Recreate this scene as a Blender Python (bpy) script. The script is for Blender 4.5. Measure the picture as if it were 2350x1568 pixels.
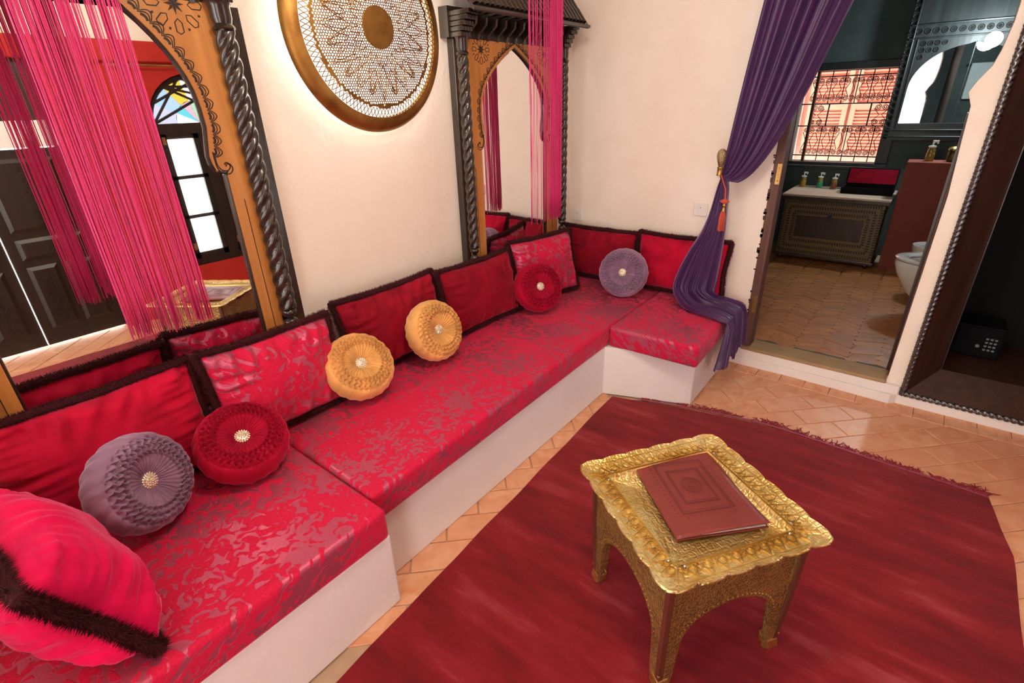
import bpy, bmesh, math, random
from mathutils import Vector, Matrix, noise
from mathutils.geometry import tessellate_polygon
random.seed(7)
pi=math.pi; sin=math.sin; cos=math.cos
for o in list(bpy.data.objects): bpy.data.objects.remove(o)
scene=bpy.context.scene; COL=scene.collection
# ------------------------------------------------------------------ camera
cam_d=bpy.data.cameras.new('camera'); cam=bpy.data.objects.new('camera',cam_d); COL.objects.link(cam)
cam_d.sensor_width=36; cam_d.lens=36*1166.2/2350; cam_d.clip_start=.02
Rw=Matrix(((0.78293497,0.6213829,-0.02993548),(-0.24174696,0.34823092,0.90570063),(0.57321134,-0.70186788,0.42285959)))
cam.matrix_world=Matrix.Translation((0,0,1.6))@Rw.transposed().to_4x4()
scene.camera=cam
# ------------------------------------------------------------------ world, light, exposure
w=bpy.data.worlds.new('World'); scene.world=w; w.use_nodes=True
bg=w.node_tree.nodes['Background']; bg.inputs[0].default_value=(1.0,.97,.93,1); bg.inputs[1].default_value=3.2
vs=scene.view_settings; vs.view_transform='Standard'; vs.look='None'; vs.exposure=1.2; vs.gamma=1; vs.use_curve_mapping=False
def lamp(name,kind,loc,energy,color,size=.1,rot=(0,0,0),parent=None):
    d=bpy.data.lights.new(name,kind); d.energy=energy; d.color=color
    if kind=='AREA': d.size=size
    else: d.shadow_soft_size=size
    o=bpy.data.objects.new(name,d); COL.objects.link(o); o.location=loc; o.rotation_euler=rot
    if parent: o.parent=parent
    return o
# ------------------------------------------------------------------ helpers
def S(h):
    h=h.lstrip('#'); r=[int(h[i:i+2],16)/255 for i in (0,2,4)]
    return tuple(c/12.92 if c<=.04045 else ((c+.055)/1.055)**2.4 for c in r)+(1,)
class MB:
    def __init__(s): s.v=[]; s.f=[]
    def add(s,vs,fs,M=None):
        b=len(s.v)
        s.v+= [tuple(M@Vector(v)) for v in vs] if M else [tuple(v) for v in vs]
        s.f+=[tuple(i+b for i in f) for f in fs]; return s
    def box(s,x0,x1,y0,y1,z0,z1,M=None):
        return s.add([(x0,y0,z0),(x1,y0,z0),(x1,y1,z0),(x0,y1,z0),(x0,y0,z1),(x1,y0,z1),(x1,y1,z1),(x0,y1,z1)],
              [(3,2,1,0),(4,5,6,7),(0,1,5,4),(1,2,6,5),(2,3,7,6),(3,0,4,7)],M)
    def lathe(s,prof,n=24,M=None,cap=True):
        vs=[];fs=[]
        for r,z in prof:
            for k in range(n): a=2*pi*k/n; vs.append((r*cos(a),r*sin(a),z))
        for i in range(len(prof)-1):
            for k in range(n): fs.append((i*n+k,i*n+(k+1)%n,(i+1)*n+(k+1)%n,(i+1)*n+k))
        if cap: fs+=[tuple(range(n))[::-1],tuple((len(prof)-1)*n+k for k in range(n))]
        return s.add(vs,fs,M)
    def sphere(s,c,r,n=10,m=6,sc=(1,1,1)):
        prof=[(r*max(.02,sin(pi*i/m)),-r*cos(pi*i/m)) for i in range(m+1)]
        return s.lathe(prof,n,Matrix.Translation(c)@Matrix.Diagonal((*sc,1)))
    def tube(s,path,rad,n=6,cap=True,closed=False,lobes=0,twist=0,lobamp=.25):
        P=[Vector(p) for p in path]; N=len(P); vs=[];fs=[]; up=None; L=0
        for i,p in enumerate(P):
            if closed: t=P[(i+1)%N]-P[i-1]
            else: t=P[min(i+1,N-1)]-P[max(i-1,0)]
            t=t.normalized() if t.length>1e-9 else Vector((0,0,1))
            if up is None: up=t.orthogonal().normalized()
            up=(up-t*up.dot(t))
            up=up.normalized() if up.length>1e-6 else t.orthogonal().normalized()
            b=t.cross(up); r=rad[i] if isinstance(rad,(list,tuple)) else rad
            if i: L+=(P[i]-P[i-1]).length
            for k in range(n):
                a=2*pi*k/n; rr=r
                if lobes: rr=r*(1-lobamp+lobamp*abs(cos(lobes/2*(a-twist*L))))
                vs.append(p+up*(rr*cos(a))+b*(rr*sin(a)))
        for i in range(N if closed else N-1):
            j=(i+1)%N
            for k in range(n): fs.append((i*n+k,i*n+(k+1)%n,j*n+(k+1)%n,j*n+k))
        if cap and not closed: fs+=[tuple(range(n))[::-1],tuple((N-1)*n+k for k in range(n))]
        return s.add(vs,fs)
    def prism(s,poly,z0,z1,M=None,holes=()):
        loops=[list(poly)]+[list(h) for h in holes]; flat=[p for l in loops for p in l]; n=len(flat)
        tri=tessellate_polygon([[Vector((p[0],p[1],0)) for p in l] for l in loops])
        vs=[(p[0],p[1],z0) for p in flat]+[(p[0],p[1],z1) for p in flat]; fs=[]
        for t in tri:
            a,b,c=[Vector(flat[i]+(0,)) if len(flat[i])==2 else Vector(flat[i]) for i in t]
            if (b-a).cross(c-a).z<0: t=(t[0],t[2],t[1])
            fs.append((t[0]+n,t[1]+n,t[2]+n)); fs.append((t[2],t[1],t[0]))
        b=0
        for l in loops:
            m=len(l)
            for i in range(m): j=(i+1)%m; fs.append((b+i,b+j,b+j+n,b+i+n))
            b+=m
        return s.add(vs,fs,M)
    def ribbon(s,pts,wd,h,M=None,closed=False):
        # flat raised strip along a 2D polyline (local xy), height h along local z
        P=[Vector((p[0],p[1])) for p in pts]; N=len(P); vs=[];fs=[]
        for i,p in enumerate(P):
            t=(P[(i+1)%N]-P[i-1]) if closed else (P[min(i+1,N-1)]-P[max(i-1,0)])
            t=t.normalized() if t.length>1e-9 else Vector((1,0)); nn=Vector((-t.y,t.x))*wd/2
            a=p+nn;b=p-nn; vs+=[(a.x,a.y,0),(b.x,b.y,0),(b.x,b.y,h),(a.x,a.y,h)]
        for i in range(N if closed else N-1):
            j=(i+1)%N; q=4*i;r=4*j
            for k in range(4): fs.append((q+k,q+(k+1)%4,r+(k+1)%4,r+k))
        if not closed: fs+=[(0,1,2,3)[::-1],tuple(4*(N-1)+k for k in range(4))]
        return s.add(vs,fs,M)
    def mesh(s,name,smooth=False,fix=True):
        me=bpy.data.meshes.new(name); me.from_pydata(s.v,[],s.f); me.validate()
        if fix:
            bm=bmesh.new(); bm.from_mesh(me); bmesh.ops.recalc_face_normals(bm,faces=bm.faces); bm.to_mesh(me); bm.free()
        if smooth:
            me.shade_smooth()
            if smooth!='all': me.set_sharp_from_angle(angle=math.radians(40))
        me.update(); return me
    def build(s,name,mat=None,parent=None,smooth=False,fix=True,bevel=0):
        return obj(name,s.mesh(name,smooth,fix),mat,parent,bevel)
def obj(name,me,mat=None,parent=None,bevel=0):
    if mat is not None and not me.materials: me.materials.append(mat)
    o=bpy.data.objects.new(name,me); COL.objects.link(o)
    if parent: o.parent=parent
    if bevel:
        m=o.modifiers.new('bevel','BEVEL'); m.width=bevel; m.segments=2; m.limit_method='ANGLE'; m.angle_limit=.6
    return o
def tag(o,label=None,cat=None,group=None,kind=None):
    if label: o['label']=label
    if cat: o['category']=cat
    if group: o['group']=group
    if kind: o['kind']=kind
    return o
def thing(name,label,cat,loc=(0,0,0),group=None,rot=(0,0,0)):
    o=bpy.data.objects.new(name,None); COL.objects.link(o); o.location=loc; o.rotation_euler=rot; o.empty_display_size=.05
    return tag(o,label,cat,group)
def structure(o): return tag(o,kind='structure')
def copy_tree(o,parent=None):
    c=o.copy(); COL.objects.link(c)
    if parent: c.parent=parent
    for ch in list(o.children): copy_tree(ch,c)
    return c
T=Matrix.Translation
def Rz(a): return Matrix.Rotation(a,4,'Z')
def Rx(a): return Matrix.Rotation(a,4,'X')
def Ry(a): return Matrix.Rotation(a,4,'Y')
def crom(keys,n):
    # Catmull-Rom through list of tuples
    out=[]; m=len(keys)
    for q in range(n+1):
        t=q/n*(m-1); i=min(int(t),m-2); u=t-i
        p0=keys[max(i-1,0)];p1=keys[i];p2=keys[i+1];p3=keys[min(i+2,m-1)]
        out.append(tuple(.5*((2*b)+(-a+c)*u+(2*a-5*b+4*c-d)*u*u+(-a+3*b-3*c+d)*u**3) for a,b,c,d in zip(p0,p1,p2,p3)))
    return out
# ------------------------------------------------------------------ materials
class NT:
    def __init__(s,name):
        s.m=bpy.data.materials.new(name); s.m.use_nodes=True; s.t=s.m.node_tree; s.n=s.t.nodes
        s.b=s.n['Principled BSDF']; s.out=s.n['Material Output']; s.co=None
    def node(s,ty,**kw):
        n=s.n.new(ty)
        for k,v in kw.items(): setattr(n,k,v)
        return n
    def link(s,a,b): s.t.links.new(a,b)
    def coord(s,scale=(1,1,1),rot=(0,0,0),kind='Object'):
        tc=s.node('ShaderNodeTexCoord'); mp=s.node('ShaderNodeMapping'); mp.inputs['Scale'].default_value=scale; mp.inputs['Rotation'].default_value=rot
        s.link(tc.outputs[kind],mp.inputs[0]); return mp.outputs[0]
    def noise(s,scale,detail=4,rough=.55,vec=None,dist=0):
        n=s.node('ShaderNodeTexNoise'); n.inputs['Scale'].default_value=scale; n.inputs['Detail'].default_value=detail; n.inputs['Roughness'].default_value=rough; n.inputs['Distortion'].default_value=dist
        if vec is not None: s.link(vec,n.inputs['Vector'])
        return n.outputs['Fac']
    def vor(s,scale,vec=None,feature='F1',rand=1,out='Distance'):
        n=s.node('ShaderNodeTexVoronoi',feature=feature); n.inputs['Scale'].default_value=scale; n.inputs['Randomness'].default_value=rand
        if vec is not None: s.link(vec,n.inputs['Vector'])
        return n.outputs[out]
    def wave(s,scale,vec=None,dist=0,dscale=1,direc='X',typ='BANDS',detail=2):
        n=s.node('ShaderNodeTexWave',wave_type=typ)
        if typ=='BANDS': n.bands_direction=direc
        n.inputs['Scale'].default_value=scale; n.inputs['Distortion'].default_value=dist; n.inputs['Detail Scale'].default_value=dscale; n.inputs['Detail'].default_value=detail
        if vec is not None: s.link(vec,n.inputs['Vector'])
        return n.outputs['Fac']
    def ramp(s,fac,stops,interp='LINEAR'):
        n=s.node('ShaderNodeValToRGB'); n.color_ramp.interpolation=interp; e=n.color_ramp.elements
        while len(e)<len(stops): e.new(.5)
        for q,(p,c) in zip(e,stops):
            q.position=p; q.color=c if len(c)==4 else (*c,1)
        s.link(fac,n.inputs[0]); return n.outputs[0]
    def math(s,op,a,b=None,c=None):
        n=s.node('ShaderNodeMath',operation=op)
        for i,x in enumerate((a,b,c)):
            if x is None: continue
            if isinstance(x,(int,float)): n.inputs[i].default_value=x
            else: s.link(x,n.inputs[i])
        return n.outputs[0]
    def mixc(s,fac,a,b,mode='MIX'):
        n=s.node('ShaderNodeMix',data_type='RGBA',blend_type=mode)
        for sock,x in ((n.inputs[0],fac),(n.inputs[6],a),(n.inputs[7],b)):
            if isinstance(x,(int,float)): sock.default_value=x
            elif isinstance(x,tuple): sock.default_value=x
            else: s.link(x,sock)
        return n.outputs[2]
    def vadd(s,a,b,scale=1):
        m=s.node('ShaderNodeVectorMath',operation='MULTIPLY_ADD'); s.link(b,m.inputs[0]); m.inputs[1].default_value=(scale,)*3; s.link(a,m.inputs[2]); return m.outputs[0]
    def noisec(s,scale,vec,detail=2):
        n=s.node('ShaderNodeTexNoise'); n.inputs['Scale'].default_value=scale; n.inputs['Detail'].default_value=detail; s.link(vec,n.inputs['Vector']); return n.outputs['Color']
    def bump(s,h,strength=.3,dist=.01,prev=None):
        n=s.node('ShaderNodeBump'); n.inputs['Strength'].default_value=strength; n.inputs['Distance'].default_value=dist; s.link(h,n.inputs['Height'])
        if prev is not None: s.link(prev,n.inputs['Normal'])
        return n.outputs[0]
    def set(s,**kw):
        names=dict(col='Base Color',rough='Roughness',metal='Metallic',spec='Specular IOR Level',sheen='Sheen Weight',sheenr='Sheen Roughness',sheent='Sheen Tint',normal='Normal',coat='Coat Weight',coatr='Coat Roughness',emit='Emission Color',emits='Emission Strength',trans='Transmission Weight',alpha='Alpha',ior='IOR',sub='Subsurface Weight')
        for k,v in kw.items():
            i=s.b.inputs[names[k]]
            if isinstance(v,(int,float,tuple)): i.default_value=v
            else: s.link(v,i)
        return s.m
def plain(name,col,rough=.5,metal=0,**kw):
    n=NT(name); v=n.coord(); f=n.noise(14,3,vec=v)
    c=n.mixc(f,tuple(x*.88 for x in col[:3])+(1,),tuple(min(1,x*1.1) for x in col[:3])+(1,))
    return n.set(col=c,rough=rough,metal=metal,**kw)
def m_plaster(name,c1,c2):
    n=NT(name); v=n.coord(); a=n.noise(1.6,5,.6,v); b=n.noise(7,6,.65,v,1.2); c=n.noise(55,3,vec=v)
    col=n.mixc(n.ramp(a,[(.35,(0,0,0)),(.7,(1,1,1))]),c1,c2)
    h=n.math('ADD',n.math('MULTIPLY',b,1.0),n.math('MULTIPLY',c,.12))
    return n.set(col=col,rough=.75,normal=n.bump(h,.35,.012),spec=.25)
def m_wood(name,dark,light,rough=.4,scale=1,axis='Z',coat=0,grain=14):
    n=NT(name); sc={'Z':(grain,grain,.9),'Y':(grain,.9,grain),'X':(.9,grain,grain)}[axis]; v=n.coord(tuple(x*scale for x in sc))
    f=n.noise(1.0,6,.6,v,1.5); g=n.noise(5,4,.6,v)
    col=n.mixc(n.ramp(f,[(.3,(0,0,0)),(.72,(1,1,1))]),dark,light)
    return n.set(col=col,rough=rough,normal=n.bump(n.math('ADD',f,n.math('MULTIPLY',g,.4)),.18,.004),coat=coat,coatr=.2)
def m_velvet(name,col,tint,sheen=1.0,rough=.85):
    n=NT(name); v=n.coord(); f=n.noise(5,4,.6,v,.8); g=n.noise(220,2,vec=v)
    c=n.mixc(n.ramp(f,[(.3,(0,0,0)),(.75,(1,1,1))]),tuple(x*.7 for x in col[:3])+(1,),tuple(min(1,x*1.25) for x in col[:3])+(1,))
    return n.set(col=c,rough=rough,sheen=sheen,sheenr=.35,sheent=tint,spec=.15,normal=n.bump(g,.25,.002))
def m_damask(name,rows,scale=6.0):
    n=NT(name); v=n.coord(); fv=n.noise(150,2,vec=v)
    sx=n.node('ShaderNodeSeparateXYZ'); n.link(v,sx.inputs[0]); X,Y,Z=sx.outputs
    def lin(r): return n.math('ADD',n.math('ADD',n.math('MULTIPLY',X,r[0]),n.math('MULTIPLY',Y,r[1])),n.math('MULTIPLY',Z,r[2]))
    cb=n.node('ShaderNodeCombineXYZ'); n.link(lin(rows[0]),cb.inputs[0]); n.link(lin(rows[1]),cb.inputs[1]); P=cb.outputs[0]
    W=n.vadd(P,n.noisec(5.0,P,2),.07)
    def scroll(sc,freq,arms,rand):
        vo=n.node('ShaderNodeTexVoronoi',voronoi_dimensions='2D'); vo.inputs['Scale'].default_value=sc; vo.inputs['Randomness'].default_value=rand; n.link(W,vo.inputs['Vector'])
        sub=n.node('ShaderNodeVectorMath',operation='SUBTRACT'); n.link(W,sub.inputs[0]); n.link(vo.outputs['Position'],sub.inputs[1])
        q=n.node('ShaderNodeSeparateXYZ'); n.link(sub.outputs[0],q.inputs[0]); ang=n.math('ARCTAN2',q.outputs[1],q.outputs[0])
        return vo.outputs['Distance'],ang,n.math('SINE',n.math('ADD',n.math('MULTIPLY',vo.outputs['Distance'],freq),n.math('MULTIPLY',ang,arms)))
    d1,a1,s1=scroll(scale,17,2.0,.75); d2,a2,s2=scroll(scale*2.7,12,3.0,.9)
    petal=n.math('SINE',n.math('ADD',n.math('MULTIPLY',a1,7.0),n.math('MULTIPLY',d1,9)))
    leaf=n.noise(34,2,.5,W,.6); big=n.noise(scale*.75,1,.5,W)
    m=n.math('ADD',n.math('MULTIPLY',s1,.42),n.math('MULTIPLY',s2,.50)); m=n.math('ADD',m,n.math('MULTIPLY',petal,.16))
    m=n.math('ADD',m,n.math('MULTIPLY',n.math('SUBTRACT',leaf,.5),2.4)); m=n.math('ADD',m,n.math('MULTIPLY',n.math('SUBTRACT',big,.455),4.5))
    mask=n.ramp(m,[(.0,(0,0,0)),(.16,(1,1,1))]); sep=n.node('ShaderNodeSeparateColor'); n.link(mask,sep.inputs[0]); mk=sep.outputs[0]
    pile=n.mixc(fv,S('#b00630'),S('#dc2450')); ground=n.mixc(fv,S('#b24a66'),S('#c9627e'))
    return n.set(col=n.mixc(mk,ground,pile),rough=n.math('MULTIPLY_ADD',mk,.36,.48),metal=n.math('MULTIPLY_ADD',mk,-.62,.62),sheen=n.math('MULTIPLY',mk,.9),sheenr=.35,sheent=(1,.22,.36,1),spec=.2,normal=n.bump(n.math('ADD',mk,n.math('MULTIPLY',fv,.25)),.5,.004))
def m_brass(name,c1,c2,scale=30,strength=.6,rough=.3,kind='repousse'):
    n=NT(name); v=n.coord(); a=n.noise(9,5,.6,v); 
    if kind=='repousse':
        d=n.vor(scale,v,'DISTANCE_TO_EDGE',.7); d2=n.vor(scale*2.3,v,'F1',.6); h=n.math('ADD',n.math('MINIMUM',d,.18),n.math('MULTIPLY',d2,.25))
    else: h=n.noise(scale,3,vec=v)
    col=n.mixc(n.ramp(a,[(.3,(0,0,0)),(.7,(1,1,1))]),c1,c2)
    return n.set(col=col,metal=.92,rough=n.math('MULTIPLY_ADD',a,.25,rough-.1),normal=n.bump(h,strength,.006))
def m_glass_like(name,col,rough=.05):
    n=NT(name); return n.set(col=col,rough=rough,trans=.9,ior=1.45)
def m_emit(name,col,strength):
    n=NT(name); return n.set(col=(0,0,0,1),emit=col,emits=strength,rough=1)
M=dict(
 plaster=m_plaster('cream_plaster',(.85,.75,.64,1),(.91,.85,.77,1)),
 white=m_plaster('white_plaster',(.80,.76,.73,1),(.86,.83,.81,1)),
 redwall=m_plaster('red_tadelakt',S('#a82420'),S('#bd3329')),
 teal=m_plaster('teal_tadelakt',(.055,.072,.068,1),(.095,.125,.118,1)),
 brick=m_plaster('brick_red_tadelakt',(.20,.045,.03,1),(.26,.06,.04,1)),
 blackwood=m_wood('black_stained_wood',(.012,.008,.006,1),(.045,.031,.022,1),.25,coat=.5),
 brownwood=m_wood('dark_brown_wood',(.020,.008,.005,1),(.055,.021,.012,1),.38,coat=.2),
 orangewood=m_wood('orange_cedar',(.40,.155,.030,1),(.62,.27,.07,1),.42,grain=9),
 doorwood=m_wood('near_black_door_wood',(.010,.006,.004,1),(.03,.018,.012,1),.4),
 jambwood=m_wood('worn_jamb_wood',(.07,.028,.02,1),(.16,.07,.05,1),.6),
 mirror=NT('mirror_glass').set(col=(.93,.94,.93,1),metal=1,rough=.012),
 groove=plain('burnt_groove',(.02,.010,.006,1),.6),
 lampbrass=m_brass('aged_lamp_brass',S('#8a5f2e'),S('#b98f4a'),14,.25,.42,'noise'),
 lampglow=m_emit('lamp_diffuser',(1,.98,.97,1),.85),
 ledglow=m_emit('led_ring',(1,.97,.92,1),17.0),
 damask=m_damask('damask_velvet',((1,0,1),(0,1,-.7)),5.2), damask_c=m_damask('damask_cushion_velvet',((1,.3,0),(0,.3,1)),5.0),
 v_crimson=m_velvet('crimson_velvet',(.50,.004,.035,1),(1,.2,.35,1)),
 v_deep=m_velvet('deep_red_velvet',(.26,.003,.016,1),(.9,.1,.18,1),.9),
 v_pink=m_velvet('hot_pink_velvet',(.74,.004,.085,1),(1,.25,.5,1)),
 v_lilac=m_velvet('lilac_velvet',(.27,.155,.25,1),(.95,.85,1,1),.7),
 v_gold=m_velvet('gold_velvet',(.74,.39,.125,1),(1,.92,.7,1),.7),
 v_round=m_velvet('crimson_smocked_velvet',(.36,.002,.025,1),(1,.1,.25,1),.7),
 fur=m_velvet('burgundy_faux_fur',(.042,.006,.009,1),(.6,.25,.25,1),.5),
 crystal=NT('rhinestone').set(col=(.9,.86,.72,1),metal=.75,rough=.18),
 purple=None, string=None,
 plastic=plain('white_plastic',(.82,.78,.74,1),.35),
 darkhole=plain('socket_hole',(.012,.011,.010,1),.9,spec=.1),
 brasshw=m_brass('brass_hardware',S('#a07a45'),S('#cda86a'),60,.2,.35,'noise'),
 blackmetal=plain('black_metal',(.003,.003,.004,1),.75,spec=.12),
 iron=plain('wrought_iron',(.012,.012,.012,1),.55),
 keypad=plain('grey_keypad_button',(.16,.165,.17,1),.5),
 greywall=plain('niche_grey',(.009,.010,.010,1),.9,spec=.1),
 ceramic=plain('white_ceramic',(.80,.78,.74,1),.12,coat=.6),
 louver=plain('salmon_shutter_paint',(.75,.26,.17,1),.6),
 outwall=plain('salmon_outside_wall',(.80,.36,.27,1),.8),
 outpale=plain('pale_outside_reveal',(.9,.82,.78,1),.8),
 soap_a=plain('amber_soap',(.42,.22,.02,1),.2,coat=.5), soap_g=plain('green_soap',(.03,.35,.13,1),.2,coat=.5), soap_r=plain('rust_soap',(.28,.07,.03,1),.2,coat=.5),
 silverbead=NT('silvery_bead').set(col=(.6,.62,.66,1),metal=.9,rough=.3),
 towel=plain('pale_towel',(.6,.68,.66,1),.9),
 lampglass=m_emit('globe_lamp_glass',(.92,.98,1,1),14.0),
 daylight=plain('frosted_pane',(.92,.95,.97,1),.3),
 ceil=m_plaster('ceiling_plaster',(.80,.72,.62,1),(.86,.80,.72,1)),
)
n=NT('purple_satin'); v=n.coord(); f=n.noise(4,3,vec=v)
M['purple']=n.set(col=n.mixc(f,(.036,.009,.062,1),(.064,.015,.090,1)),rough=.40,sheen=.45,sheent=(.75,.5,1,1),sheenr=.4,spec=.4,normal=n.bump(n.noise(260,2,vec=v),.15,.001))
n=NT('fuchsia_silk_string'); v=n.coord((1,60,1)); f=n.noise(6,2,vec=v)
M['string']=n.set(col=n.mixc(f,(.74,.012,.16,1),(.95,.05,.30,1)),rough=.45,sheen=.4,sheent=(1,.4,.6,1))
# ==================================================================== THE SETTING
XW=-2.068; YW=3.26; XR=.97; YB=-1.6; ZC=2.75
def plane_x(poly,x0,x1,holes=()):   # poly in (y,z) extruded along x
    return MB().prism(poly,0,x1-x0,Matrix(((0,0,1,x0),(1,0,0,0),(0,1,0,0),(0,0,0,1))),holes)
def plane_y(poly,y0,y1,holes=()):   # poly in (x,z) extruded along y
    return MB().prism(poly,0,y1-y0,Matrix(((1,0,0,0),(0,0,1,y0),(0,1,0,0),(0,0,0,1))),holes)
structure(plane_x([(YB,0),(YW+.16,0),(YW+.16,ZC),(YB,ZC)],XW-.15,XW).build('wall_left',M['plaster']))
# far wall with keyhole doorway and wardrobe niche
rt=[(.066,.13),(.071,1.14),(.056,1.40),(.05,1.53),(.027,1.587),(.047,1.635),(.08,1.69),(.094,1.75),(.104,1.85),(.104,1.95),(.085,2.07),(.04,2.18),(-.03,2.27),(-.13,2.35),(-.24,2.41)]
cx=-.327
lt=[(2*cx-x,z) for x,z in rt[::-1]]
dooro=rt+[(cx,2.45)]+lt
niche=[(.136,.055),(.90,.055),(.90,2.2),(.136,2.2)]
structure(plane_y([(XW,0),(XR+.15,0),(XR+.15,ZC),(XW,ZC)],YW,YW+.12,[dooro,niche]).build('wall_far',M['plaster']))
# opposite (right) wall: cream above, red below, openings for door and window
wy0,wy1=1.66,2.44; wyc=(wy0+wy1)/2; wr=(wy1-wy0)/2
winh=[(wy0,.36),(wy1,.36),(wy1,1.52)]+[(wyc+wr*cos(a*pi/16),1.52+wr*sin(a*pi/16)) for a in range(1,16)]+[(wy0,1.52)]
doorh=[(0,-.03),(1.045,-.03),(1.045,2.08),(0,2.08)]
structure(plane_x([(YB,-.08),(YW,-.08),(YW,2.12),(YB,2.12)],XR,XR+.16,[winh,[(a,b+.0) for a,b in doorh]]).build('wall_right',M['redwall']))
structure(plane_x([(YB,2.12),(YW,2.12),(YW,ZC),(YB,ZC)],XR,XR+.16).build('wall_right_upper',M['plaster']))
structure(MB().box(XR-.05,XR,YB,YW,1.98,2.12).build('trim_1',M['redwall'],bevel=.008))
structure(MB().box(XW-.15,XR+.16,YB,YW+.12,ZC,ZC+.1).build('ceiling',M['ceil']))
# stub wall closing the near end of the bench
structure(MB().box(XW,-1.16,-.60,-.43,0,1.05).build('wall_near',M['white']))
for xa,xb in ((XW-.15,-2.02),(-1.15,-.02),(.93,XR+.16)):   # unseen piers added behind the viewer, spaced to let sky light in
    structure(MB().box(xa,xb,YB-.2,YB,0,2.45).build('wall_added_pier',M['plaster']))
structure(MB().box(XW-.15,XR+.16,YB-.2,YB,2.45,ZC).build('wall_added_lintel',M['plaster']))  # added lintel, closes the top of the unseen light openings
# plaster skirting/step under the doorway and niche
b=MB()
pts=[(-.80,3.232),(-.4,3.238),(0.02,3.222),(.10,3.218),(.13,3.25),(XR,3.253),(XR,3.262),(-.80,3.262)]
b.prism(pts,0,.055); b.prism([(-.80,3.24),(.13,3.236),(.13,3.262),(-.80,3.262)],.055,.112)
structure(b.build('baseboard_far',M['white'],bevel=.006))
# ------------------------------------------------ floor with laid tiles
n=NT('floor_mortar'); v=n.coord(); M['mortar']=n.set(col=n.mixc(n.noise(20,3,vec=v),(.42,.27,.17,1),(.52,.36,.25,1)),rough=.8)
def m_tile(name,c1,c2,c3,rough):
    n=NT(name); v=n.coord(); oi=n.node('ShaderNodeObjectInfo')
    add=n.node('ShaderNodeVectorMath',operation='ADD'); n.link(v,add.inputs[0]); cm=n.node('ShaderNodeCombineXYZ'); 
    for i in range(3): n.link(n.math('MULTIPLY',oi.outputs['Random'],37.0+i*11),cm.inputs[i])
    n.link(cm.outputs[0],add.inputs[1]); vv=add.outputs[0]
    f=n.noise(9,6,.6,vv,1.0); g=n.noise(40,4,.6,vv)
    c=n.mixc(n.ramp(f,[(.3,(0,0,0)),(.7,(1,1,1))]),c1,c2); c=n.mixc(n.math('MULTIPLY',oi.outputs['Random'],.55),c,c3)
    return n.set(col=c,rough=n.math('MULTIPLY_ADD',f,.3,rough),normal=n.bump(n.math('ADD',f,n.math('MULTIPLY',g,.4)),.25,.004),spec=.35)
M['tile']=m_tile('terracotta_tile',S('#cf8a5c'),S('#e8b692'),S('#d89a78'),.26)
M['tile2']=m_tile('worn_herringbone_tile',S('#a0602f'),S('#c4824e'),S('#8f5c36'),.36)
floor=structure(MB().box(XW,XR+.16,YB,YW+.02,-.05,-.006).build('floor',M['mortar']))
tl,tw=.275,.135
tb=MB().box(-tl/2+.0025,tl/2-.0025,-tw/2+.0025,tw/2-.0025,-.03,0); tme=tb.mesh('tile'); tme.materials.append(M['tile'])
bm=bmesh.new(); bm.from_mesh(tme); bmesh.ops.bevel(bm,geom=[e for e in bm.edges if all(q.co.z>-.01 for q in e.verts)],offset=.0025,segments=1,affect='EDGES'); bm.to_mesh(tme); bm.free()
ca,sa=cos(pi/4),sin(pi/4)
def in_floor(x,y):
    if not(-1.40<x<XR+.09 and .1<y<YW-.14): return False
    if -1.0<x<.42 and y<2.42: return False          # under the rug
    if x>.42 and y<.12: return False
    if x<-.98 and y>2.46: return False
    if x<-.6 and y<.4: return False
    if y>2.42 and x<-.92: return False
    return True
k=0
for r in range(-40,60):
    for c in range(-30,30):
        u=(c+(.5 if r%2 else 0))*tl; vv=r*tw
        x=u*ca-vv*sa; y=u*sa+vv*ca
        if in_floor(x,y):
            o=bpy.data.objects.new('tile',tme); COL.objects.link(o); o.parent=floor; k+=1
            o.location=(x,y,random.uniform(-.0012,.0012)); o.rotation_euler=(random.uniform(-.003,.003),random.uniform(-.003,.003),pi/4+random.uniform(-.006,.006))
for i in range(14):   # border course along the far wall
    x=-.86+i*.1345+.07
    o=bpy.data.objects.new('tile',tme); COL.objects.link(o); o.parent=floor
    o.location=(x,YW-.06,random.uniform(.0015,.003)); o.rotation_euler=(0,0,0 if False else random.uniform(-.01,.01)); o.scale=(.488,1,1)
# ------------------------------------------------ masonry bench
fp=[(XW+.002,-.42),(-1.135,-.42),(-1.132,.713),(-1.235,.718),(-1.255,2.385),(-.785,2.56),(-.80,YW-.002),(XW+.002,YW-.002)]
tag(MB().prism(fp,0,.312).build('plaster_bench',M['white'],bevel=.008),'low white plastered masonry bench running round the room corner under the red mattresses','bench')
# ==================================================================== MATTRESSES
def mattress(poly,z0,z1,label):
    b=MB().prism(poly,z0,z1); me=b.mesh('mattress')
    bm=bmesh.new(); bm.from_mesh(me)
    bmesh.ops.dissolve_limit(bm,angle_limit=.01,verts=bm.verts,edges=bm.edges)
    bmesh.ops.bevel(bm,geom=list(bm.edges),offset=.022,segments=4,profile=.6,affect='EDGES')
    bm.to_mesh(me); bm.free(); me.shade_smooth(); me.set_sharp_from_angle(angle=math.radians(60))
    o=obj('mattress',me,M['damask']); tag(o,label,'mattress','damask bench mattresses'); return o
mattress([(XW+.004,-.40),(-1.123,-.40),(-1.120,.706),(XW+.004,.712)],.314,.436,'crimson damask bench mattress under the crimson round pillow and hot pink cushion')
mattress([(XW+.004,.716),(-1.205,.712),(-1.252,2.40),(-1.27,3.24),(XW+.004,3.24)],.314,.432,'long crimson damask bench mattress under the two gold round pillows')
mattress([(-1.246,2.405),(-.735,2.415),(-.765,3.24),(-1.262,3.24)],.314,.436,'short crimson damask bench mattress under the purple curtain tail')
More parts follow.
